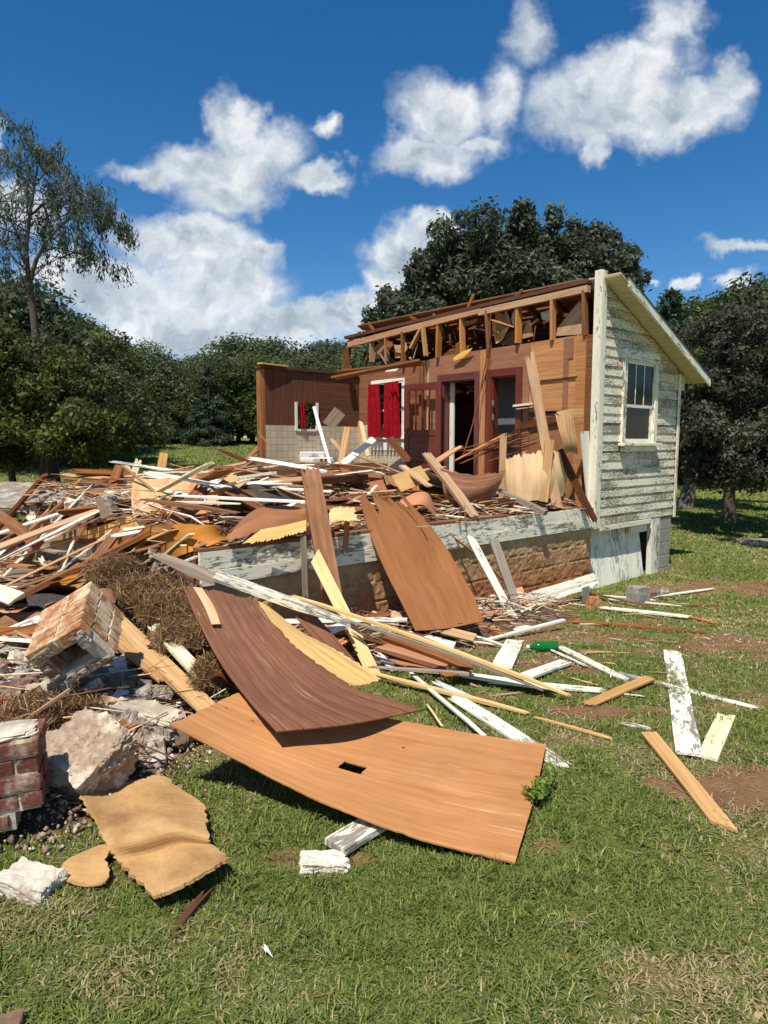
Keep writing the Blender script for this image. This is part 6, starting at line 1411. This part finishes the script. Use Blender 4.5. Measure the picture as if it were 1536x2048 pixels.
# generic forest trees: prototypes then copies sharing meshes
def round_tree(seed, h, w, mat, name='broadleaf_tree', n=16000, leaf=.26, low=.08):
    rng = random.Random(seed); e = empty(name); bl = []
    for i in range(54):
        t = rng.random() ** .8; z = h * (low + .16 + t * (.76 - low)); env = math.sin(min(1, (z / h - low * .5) * 1.15) * math.pi * .86 + .32) ** .7; r_ = w / 2 * max(.25, env) * rng.uniform(.55, .98); a = rng.uniform(0, 6.283)
        bl.append((r_ * math.cos(a), r_ * math.sin(a), z, w * rng.uniform(.09, .17)))
    for i in range(10): bl.append((rng.uniform(-.2, .2) * w, rng.uniform(-.2, .2) * w, h * rng.uniform(.35, .85), w * .2))
    br = [branch(rng, (0, 0, -.3), (rng.uniform(-.2, .2), rng.uniform(-.2, .2), h * .75), w * .035, w * .01)]
    for i in range(7): q = rng.choice(bl); br.append(branch(rng, (0, 0, h * rng.uniform(.2, .5)), q[:3], w * .015, w * .004))
    trunk_obj(br, e, BARK); crown_obj(bl, n, leaf, seed, mat, e, squash=.8); return e
def cone_tree(seed, h, w, mat, n=16000, leaf=.22):
    rng = random.Random(seed); e = empty('conifer_tree'); bl = []
    for i in range(90):
        t = rng.random() ** 1.2; z = h * (.03 + .95 * t); r_ = w / 2 * (1 - t) ** .8 * rng.uniform(.6, 1.0); a = rng.uniform(0, 6.283); bl.append((r_ * math.cos(a), r_ * math.sin(a), z, w * (.05 + .10 * (1 - t))))
    trunk_obj([branch(rng, (0, 0, -.3), (0, 0, h * .97), w * .04, w * .006, .02)], e, BARK); crown_obj(bl, n, leaf, seed, mat, e, squash=.6, droop=.3); return e
def copy_tree(src):
    r_ = src.copy(); COL.objects.link(r_)
    for ch in [c for c in bpy.data.objects if c.parent == src]:
        d = ch.copy(); COL.objects.link(d); d.parent = r_
    return r_
protos = [round_tree(101, 9, 8, LM['forest']), round_tree(102, 10, 7, LM['forest']), round_tree(103, 8, 8.5, LM['hill']), cone_tree(104, 8, 4.6, LM['conifer']), round_tree(105, 9, 7.5, LM['hill'], n=14000), round_tree(106, 7, 7.5, LM['forest'], low=-.04)]
lab = ['full round dark green tree', 'tall dark green tree', 'broad mid green tree', 'pointed conifer', 'mid green hillside tree', 'low bushy tree']
used = [False] * 6; TR = random.Random(3)
def put_tree(k, px, base_py, d, top_py, wscale=1.0, rz=None):
    """tree whose base is at depth d under pixel column px and whose top reaches top_py"""
    H0 = [9, 10, 8, 8, 9, 7][k]; p = W(px, base_py, d); gz = GZ(p.x, d); top = W(px, top_py + TR.uniform(-16, 12) + (20 if d > 42 else 0), d).z; s = max(.3, (top - gz) / (H0 * (1.0 if k == 3 else 1.02)))
    o = protos[k] if not used[k] else copy_tree(protos[k]); used[k] = True
    o.location = (p.x, d, gz); sx = s * wscale; o.scale = (sx, sx, s); o.rotation_euler = (0, 0, TR.uniform(0, 6.28) if rz is None else rz)
    pos = 'beyond the left edge' if px < -60 else 'behind the tall slender tree' if px < 130 else 'at the end of the left tree mass' if px < 225 else 'left of the open lawn view' if px < 330 else 'above the open lawn' if px < 440 else 'just left of the kitchen wall' if px < 540 else 'right behind the kitchen wall' if px < 690 else 'left of the great oak' if px < 850 else 'hidden behind the great oak' if px < 1240 else 'beside the eaves' if px < 1345 else 'above the bronze tree' if px < 1560 else 'beyond the right edge'
    rank = 'nearer' if d < 38 else ('middle row' if d < 54 else 'farther')
    tag(o, lab[k] + ' ' + pos + ', ' + rank, 'tree', 'trees of the surrounding woods')
# left wood edge
for (k, px, d, top) in [(1, -330, 36, 520), (0, -230, 33, 560), (1, -130, 36, 500), (0, -40, 33, 545), (2, 30, 32, 560), (0, 110, 34, 580), (1, 160, 36, 610), (0, 205, 40, 660), (5, 60, 28, 700), (5, 150, 29, 740), (5, 190, 31, 720),
                        (3, 250, 49, 672), (0, 285, 51, 664), (3, 340, 51, 690), (2, 300, 50, 680), (0, 378, 54, 696), (5, 235, 47, 790), (5, 290, 48, 770), (3, 330, 48, 745), (5, 375, 49, 790), (5, 430, 50, 780), (3, 420, 46, 700), (0, 455, 50, 690), (5, 480, 50, 750), (0, 500, 50, 685), (5, 530, 51, 750), (0, 560, 52, 690), (5, 590, 47, 750), (0, 640, 52, 690), (5, 660, 50, 740), (5, 205, 44, 800), (5, 262, 48, 800),
                        (4, 400, 68, 692), (4, 440, 72, 674), (4, 480, 70, 662), (4, 520, 74, 658), (4, 560, 70, 664), (4, 600, 74, 670), (4, 640, 72, 656), (4, 680, 70, 655), (4, 715, 74, 664), (4, 360, 70, 702), (4, 320, 72, 700), (4, 750, 66, 650), (4, 800, 60, 640), (4, 560, 64, 690), (4, 500, 62, 700), (4, 630, 62, 685),
                        # right side behind the house
                        (3, 1330, 30, 552), (1, 1385, 34, 585), (0, 1430, 36, 600), (0, 1300, 34, 640), (2, 1350, 27, 640), (0, 1475, 38, 590), (4, 1520, 44, 535), (4, 1580, 42, 530), (1, 1620, 36, 560), (0, 1700, 34, 600), (1, 1800, 36, 560), (5, 1400, 30, 760), (5, 1480, 34, 780), (5, 1560, 34, 760), (5, 1280, 33, 720), (5, 1640, 33, 740), (0, 1260, 38, 620), (4, 1880, 40, 580), (0, 1200, 40, 620), (0, 1100, 42, 640), (0, 1000, 42, 640), (0, 900, 44, 640)]:
    put_tree(k, px, 885, d, top, wscale={3: 1.0, 4: 1.25, 0: 1.15, 5: 1.3}.get(k, 1.05))
# great oak behind the house
def oak():
    e = empty('oak_tree'); d = 27; p = W(1010, 885, d); gz = GZ(p.x, d); e.location = (p.x, d, gz); tag(e, 'great dark oak towering behind the torn roof of the house', 'tree'); rng = random.Random(12)
    lob = [(745, 640, 40), (775, 600, 40), (800, 650, 60), (830, 560, 50), (870, 500, 60), (880, 600, 70), (905, 455, 45), (950, 520, 80), (980, 460, 50), (1020, 440, 45), (1060, 450, 45), (1040, 540, 90), (1100, 470, 45), (1140, 455, 45), (1180, 470, 45), (1130, 550, 80), (1200, 530, 60), (1235, 520, 34), (1240, 570, 36), (1215, 600, 55), (960, 640, 80), (1060, 640, 90), (1160, 640, 70), (880, 690, 70), (800, 700, 50), (1005, 500, 60), (925, 570, 60), (845, 510, 40), (890, 540, 60), (1010, 580, 80), (1100, 610, 80), (940, 480, 50), (1085, 500, 60), (1160, 500, 50)]
    px2m = d / F; bl = []
    for (x, y, r_) in lob:
        x = 1006 + (x - 1006) * .90; y = 640 + (y - 640) * .60
        q = W(x, y, d) - Vector((p.x, d, gz)); R_ = r_ * px2m
        for s_ in (-1, 0, 1):
            dy = s_ * min(4.2, 1.0 + 3.2 * math.sqrt(max(0, 1 - ((x - 1000) / 270) ** 2))) * .8
            for j in range(5):
                o = Vector((rng.uniform(-.7, .7), rng.uniform(-.7, .7), rng.uniform(-.7, .7))) * R_; c = q + Vector((0, dy, 0)) + o; bl.append((c.x, c.y, c.z, R_ * rng.uniform(.3, .46)))
    br = [branch(rng, (0, 0, -.5), (0, 0, 5), .5, .3, .05)]
    for i in range(26): q = rng.choice(bl); br.append(branch(rng, (0, 0, rng.uniform(2.5, 5)), q[:3], .16, .03, .15, 8))
    trunk_obj(br, e, BARKP); crown_obj(bl, 150000, .20, 7, LM['oak'], e, shell=.45)
oak()
# tall wispy tree at the left
def wispy():
    e = empty('locust_tree'); d = 24; p = W(72, 885, d); gz = GZ(p.x, d); e.location = (p.x, d, gz); tag(e, 'tall slender tree with a forked trunk and drooping open crown at the left edge', 'tree'); rng = random.Random(6)
    L = lambda x, y, dy=0: W(x, y, d) - Vector((p.x, d, gz)) + Vector((0, dy, 0))
    br = [([L(75, 900), L(78, 740), L(68, 640), L(62, 590), L(58, 560)], [.17, .15, .12, .11, .10]), ([L(58, 562), L(52, 500), L(60, 430), L(70, 360), L(82, 300)], [.09, .07, .055, .04, .015]), ([L(60, 565), L(72, 520), L(95, 480), L(135, 440), L(180, 420)], [.08, .07, .05, .035, .015]),
          ([L(58, 545), L(30, 520), L(0, 480), L(-40, 440)], [.06, .05, .035, .02]), ([L(78, 505), L(110, 495), L(150, 505), L(190, 520)], [.045, .035, .025, .012]), ([L(54, 500), L(20, 440), L(-10, 390)], [.05, .035, .015]), ([L(62, 430), L(110, 390), L(160, 380)], [.04, .03, .012])]
    ends = []; clus = [(82, 300, 22), (60, 340, 40), (110, 350, 45), (20, 350, 45), (-30, 380, 50), (150, 390, 42), (190, 420, 38), (225, 430, 26), (235, 455, 16), (120, 420, 48), (60, 400, 50), (0, 430, 50), (-50, 450, 50), (40, 470, 45), (90, 470, 40), (150, 450, 40), (200, 455, 26), (170, 500, 26), (195, 520, 16), (130, 515, 24), (20, 520, 42), (-30, 520, 50), (100, 385, 40), (20, 560, 20), (-60, 570, 40), (75, 270 + 30, 18), (-80, 400, 50)]
    bl = []
    for (x, y, r_) in clus:
        for j in range(9):
            q = L(x + rng.gauss(0, r_ * .55), y + rng.gauss(0, r_ * .5), rng.gauss(0, 1.1)); bl.append((q.x, q.y, q.z, rng.uniform(.16, .34)))
        for j in range(2):
            q = L(x + rng.gauss(0, r_ * .4), y + rng.gauss(0, r_ * .4), rng.gauss(0, .8)); s_ = Vector(rng.choice(br)[0][rng.choice([-1, -2])]); br.append(branch(rng, s_, q, .022, .005, .12, 6))
    trunk_obj(br, e, BARK); crown_obj(bl, 15000, .17, 8, LM['wisp'], e, shell=.1, droop=1.1, aspect=.32, squash=1.7)
wispy()
def apple():
    e = empty('apple_tree'); d = 16; p = W(88, 975, d); gz = GZ(p.x, d); e.location = (p.x, d, gz); tag(e, 'low leafy yellow green tree with a thin trunk on the lawn at left', 'tree'); rng = random.Random(7)
    L = lambda x, y, dy=0: W(x, y, d) - Vector((p.x, d, gz)) + Vector((0, dy, 0))
    br = [([L(88, 985), L(84, 950), L(86, 910), L(80, 860), L(60, 800)], [.075, .065, .06, .05, .03])]; bl = []
    for (x, y, r_) in [(-60, 760, 50), (0, 730, 45), (50, 740, 45), (90, 760, 40), (110, 800, 45), (30, 800, 60), (-40, 820, 60), (150, 830, 35), (170, 870, 30), (120, 860, 45), (60, 870, 55), (0, 870, 55), (-60, 880, 50), (190, 885, 20), (30, 705, 30), (140, 890, 30), (-20, 905, 30), (200, 850, 16), (75, 815, 40)]:
        for j in range(8): q = L(x + rng.gauss(0, r_ * .5), y + rng.gauss(0, r_ * .42), rng.gauss(0, 1.0)); bl.append((q.x, q.y, q.z, rng.uniform(.2, .38)))
        br.append(branch(rng, L(82, 870), L(x, y, rng.gauss(0, .6)), .03, .006, .1))
    trunk_obj(br, e, BARK); crown_obj(bl, 42000, .12, 9, LM['apple'], e, shell=.3, droop=.4)
    for (n_, a, b_, r_, lb, dd) in (('tree', (30, 955), (12, 880), .10, 'leaning grey tree trunk left of the thin trunk on the lawn at left', 18), ('tree', (108, 955), (100, 870), .20, 'thick tree trunk right behind the thin trunk on the lawn at left', 19)):
        p2 = W(a[0], a[1], dd); g2 = GZ(p2.x, dd); e2 = empty('lawn_tree', (p2.x, dd, g2)); tag(e2, lb, 'tree'); q = W(b_[0], b_[1], dd) - Vector((p2.x, dd, g2))
        trunk_obj([([Vector((0, 0, -.3)), Vector((0, 0, .05)), q * .5, q, q + Vector((-.2, .3, 1.5))], [r_ * 1.3, r_ * 1.1, r_ * .85, r_ * .8, r_ * .5])], e2, BARK)
        bl2 = [(q.x + rng.gauss(0, 1.0), rng.gauss(0, .8), q.z + 1.2 + rng.gauss(0, .7), rng.uniform(.3, .5)) for _ in range(30)]; crown_obj(bl2, 9000, .14, 20 + dd, LM['apple'], e2, shell=.3)
apple()
def bronze():
    e = empty('plum_tree'); d = 14.5; p = W(1460, 1035, d); gz = GZ(p.x, d); e.location = (p.x, d, gz); tag(e, 'dark bronze leaved tree with hanging boughs right of the house', 'tree'); rng = random.Random(9)
    L = lambda x, y, dy=0: W(x, y, d) - Vector((p.x, d, gz)) + Vector((0, dy, 0))
    br = [([L(1460, 1045), L(1458, 1000), L(1462, 940), L(1470, 860), L(1480, 780)], [.14, .12, .115, .10, .07])]; bl = []
    for (x, y, r_) in [(1480, 660, 45), (1530, 640, 50), (1600, 650, 60), (1440, 700, 45), (1500, 730, 60), (1580, 740, 70), (1420, 760, 45), (1470, 800, 55), (1550, 820, 70), (1400, 820, 45), (1440, 870, 45), (1500, 890, 45), (1390, 880, 40), (1560, 900, 50), (1410, 920, 34), (1480, 930, 30), (1375, 850, 30), (1620, 850, 70), (1395, 770, 30), (1530, 950, 26), (1680, 760, 80), (1450, 640, 24), (1400, 940, 20), (1660, 880, 60)]:
        for j in range(10): q = L(x + rng.gauss(0, r_ * .5), y + rng.gauss(0, r_ * .45), rng.gauss(0, 1.1)); bl.append((q.x, q.y, q.z, rng.uniform(.16, .34)))
        br.append(branch(rng, L(1466, 880), L(x, y, rng.gauss(0, .8)), .05, .008, .1, 8))
    trunk_obj(br, e, BARK); crown_obj(bl, 62000, .105, 10, LM['purple'], e, shell=.25, droop=.5)
    d2 = 19; p2 = W(1372, 992, d2); g2 = GZ(p2.x, d2); e2 = empty('lawn_tree', (p2.x, d2, g2)); tag(e2, 'thick leaning trunk in the shade just right of the house wall', 'tree')
    q = W(1392, 905, d2) - Vector((p2.x, d2, g2)); trunk_obj([([Vector((0, 0, -.3)), Vector((0, 0, .1)), q * .5, q, q + Vector((.4, 0, 1.6))], [.26, .22, .18, .16, .1]), ([q * .6, q * .6 + Vector((-.2, 0, .5)), q + Vector((-.5, 0, 1.0))], [.09, .07, .04])], e2, BARKP)
    bl2 = [(q.x + .6 + rng.gauss(0, 1.3), rng.gauss(0, 1.2), q.z + 1.9 + rng.gauss(0, 1.0), rng.uniform(.35, .6)) for _ in range(44)]; crown_obj(bl2, 16000, .14, 33, LM['forest'], e2, shell=.3)
bronze()
def sprig():
    e = empty('leafy_sprig'); p = G(1060, 1606, .06); e.location = p; tag(e, 'fresh green leafy sprig lying against the right edge of the orange plywood', 'sprig'); L = lambda x, y, h: G(x, y, h) - p
    rng = random.Random(3); trunk_obj([([L(1082, 1632, .01), L(1062, 1606, .05), L(1075, 1585, .09), L(1095, 1552, .10)], [.003, .003, .003, .002])], e, BARKP)
    bl = []
    for k in range(22): t = rng.random(); q = L(1058 + 40 * t + rng.gauss(0, 6), 1596 - 42 * t + rng.gauss(0, 6), .09); bl.append((q.x, q.y, q.z, .028))
    crown_obj(bl, 420, .026, 4, LM['sprig'], e, shell=.1, aspect=.7)
sprig()

# ------------------------------------------------------------------ grass
def grass():
    rg = np.random.default_rng(1); PX = []; 
    bands = [(1.5, 2.6, 17000, .044, .0046), (2.6, 4.0, 10500, .046, .0052), (4.0, 6.5, 5200, .045, .0066), (6.5, 11, 1700, .050, .011), (11, 20, 400, .065, .022), (20, 50, 60, .10, .05)]
    Vs = []; Ts = []
    for (y0, y1, dens, hgt, wid) in bands:
        A = (y1 ** 2 - y0 ** 2) * .62 + (y1 - y0) * 3.8; n = int(A * dens)
        y = np.sqrt(rg.uniform(y0 ** 2, y1 ** 2, n)); x = rg.uniform(-1, 1, n) * (.62 * y + 1.9)
        b_ = bare_amt(x, y); dry = vn(x * 1.1, y * 1.1, 41) * .6 + vn(x * 4.5, y * 4.5, 42) * .4; rightness = sstv(-.3, 1.2, x) * .10
        dry = dry + rightness + b_ * .35
        keep = (rg.random(n) > b_ * .93) & ((np.abs(x) < .62 * y + .3) | (rg.random(n) < .55))
        q = x - C0.x, y - C0.y; s = q[0] * U.x + q[1] * U.y; v = q[0] * Mv.x + q[1] * Mv.y; keep &= ~((s > SL) & (s < RW) & (v > -.02) & (v < VK))
        dens2 = .55 + .45 * vn(x * 7, y * 7, 44); keep &= rg.random(n) < dens2
        x, y, dry = x[keep], y[keep], dry[keep]; n = len(x); z = ground_z(x, y)
        tuft = vn(x * 9, y * 9, 45); h = hgt * (.45 + .9 * tuft) * rg.uniform(.5, 1.35, n) * (1.1 - .45 * np.clip(dry, 0, 1)); a = rg.uniform(0, 6.283, n); ln = np.abs(rg.normal(.75, .45, n)) + .1
        isdry = rg.random(n) < sstv(.50, 1.04, dry + rg.normal(0, .08, n)) * .85
        ln = np.where(isdry, ln + .5, ln)
        dx, dy = np.cos(a), np.sin(a); w = wid * rg.uniform(.6, 1.4, n) * .5; broad = rg.random(n) < .05 * (vn(x * 2.5, y * 2.5, 61) > .5); w = np.where(broad, w * 2.8, w); h = np.where(broad, h * .75, h)
        base = np.stack([x, y, z - .004], 1); side = np.stack([-dy * w, dx * w, 0 * w], 1)
        mid = base + np.stack([dx * h * ln * .35, dy * h * ln * .35, h * .62 / (1 + .35 * ln)], 1); tip = base + np.stack([dx * h * ln, dy * h * ln, h / (1 + .55 * ln ** 1.5)], 1)
        V_ = np.stack([base - side, base + side, mid + side * .85, mid - side * .85, tip + side * .12, tip - side * .12], 1)
        Vs.append(V_.reshape(-1, 3)); t = np.where(isdry, .72 + .28 * rg.random(n), .55 * rg.random(n) ** 1.1 + .12 * tuft); Ts.append(np.repeat(t, 2))
    V_ = np.concatenate(Vs); m = len(V_) // 6; F_ = (np.arange(m)[:, None, None] * 6 + np.array([[0, 1, 2, 3], [3, 2, 4, 5]])[None]).reshape(-1, 4)
    me = fast_mesh('grass', V_, F_, tone=np.concatenate(Ts))
    mt = leaf_mat('grass_blades', (0, 0, 0), (0, 0, 0), (0, 0, 0), .3)
    cr_ = [n for n in mt.node_tree.nodes if n.type == 'VALTORGB'][0].color_ramp; e = cr_.elements
    while len(e) > 2: e.remove(e[1])
    e[0].position = 0; e[0].color = (.060, .10, .014, 1); e[1].position = 1; e[1].color = (.52, .41, .21, 1)
    for p, c in ((.35, (.155, .205, .030)), (.62, (.29, .32, .065)), (.72, (.26, .18, .08)), (.85, (.46, .35, .16))): q = e.new(p); q.color = (*c, 1)
    for n in mt.node_tree.nodes:
        if n.type == 'MIX' and n.data_type == 'RGBA': n.inputs[7].default_value = (.20, .25, .05, 1)
    me.materials.append(mt); o = link(bpy.data.objects.new('grass', me)); tag(o, 'short patchy lawn grass, green with dry straw coloured patches', 'grass', kind='stuff')
    print('grass blades', m)
grass()
bpy.context.view_layer.update()
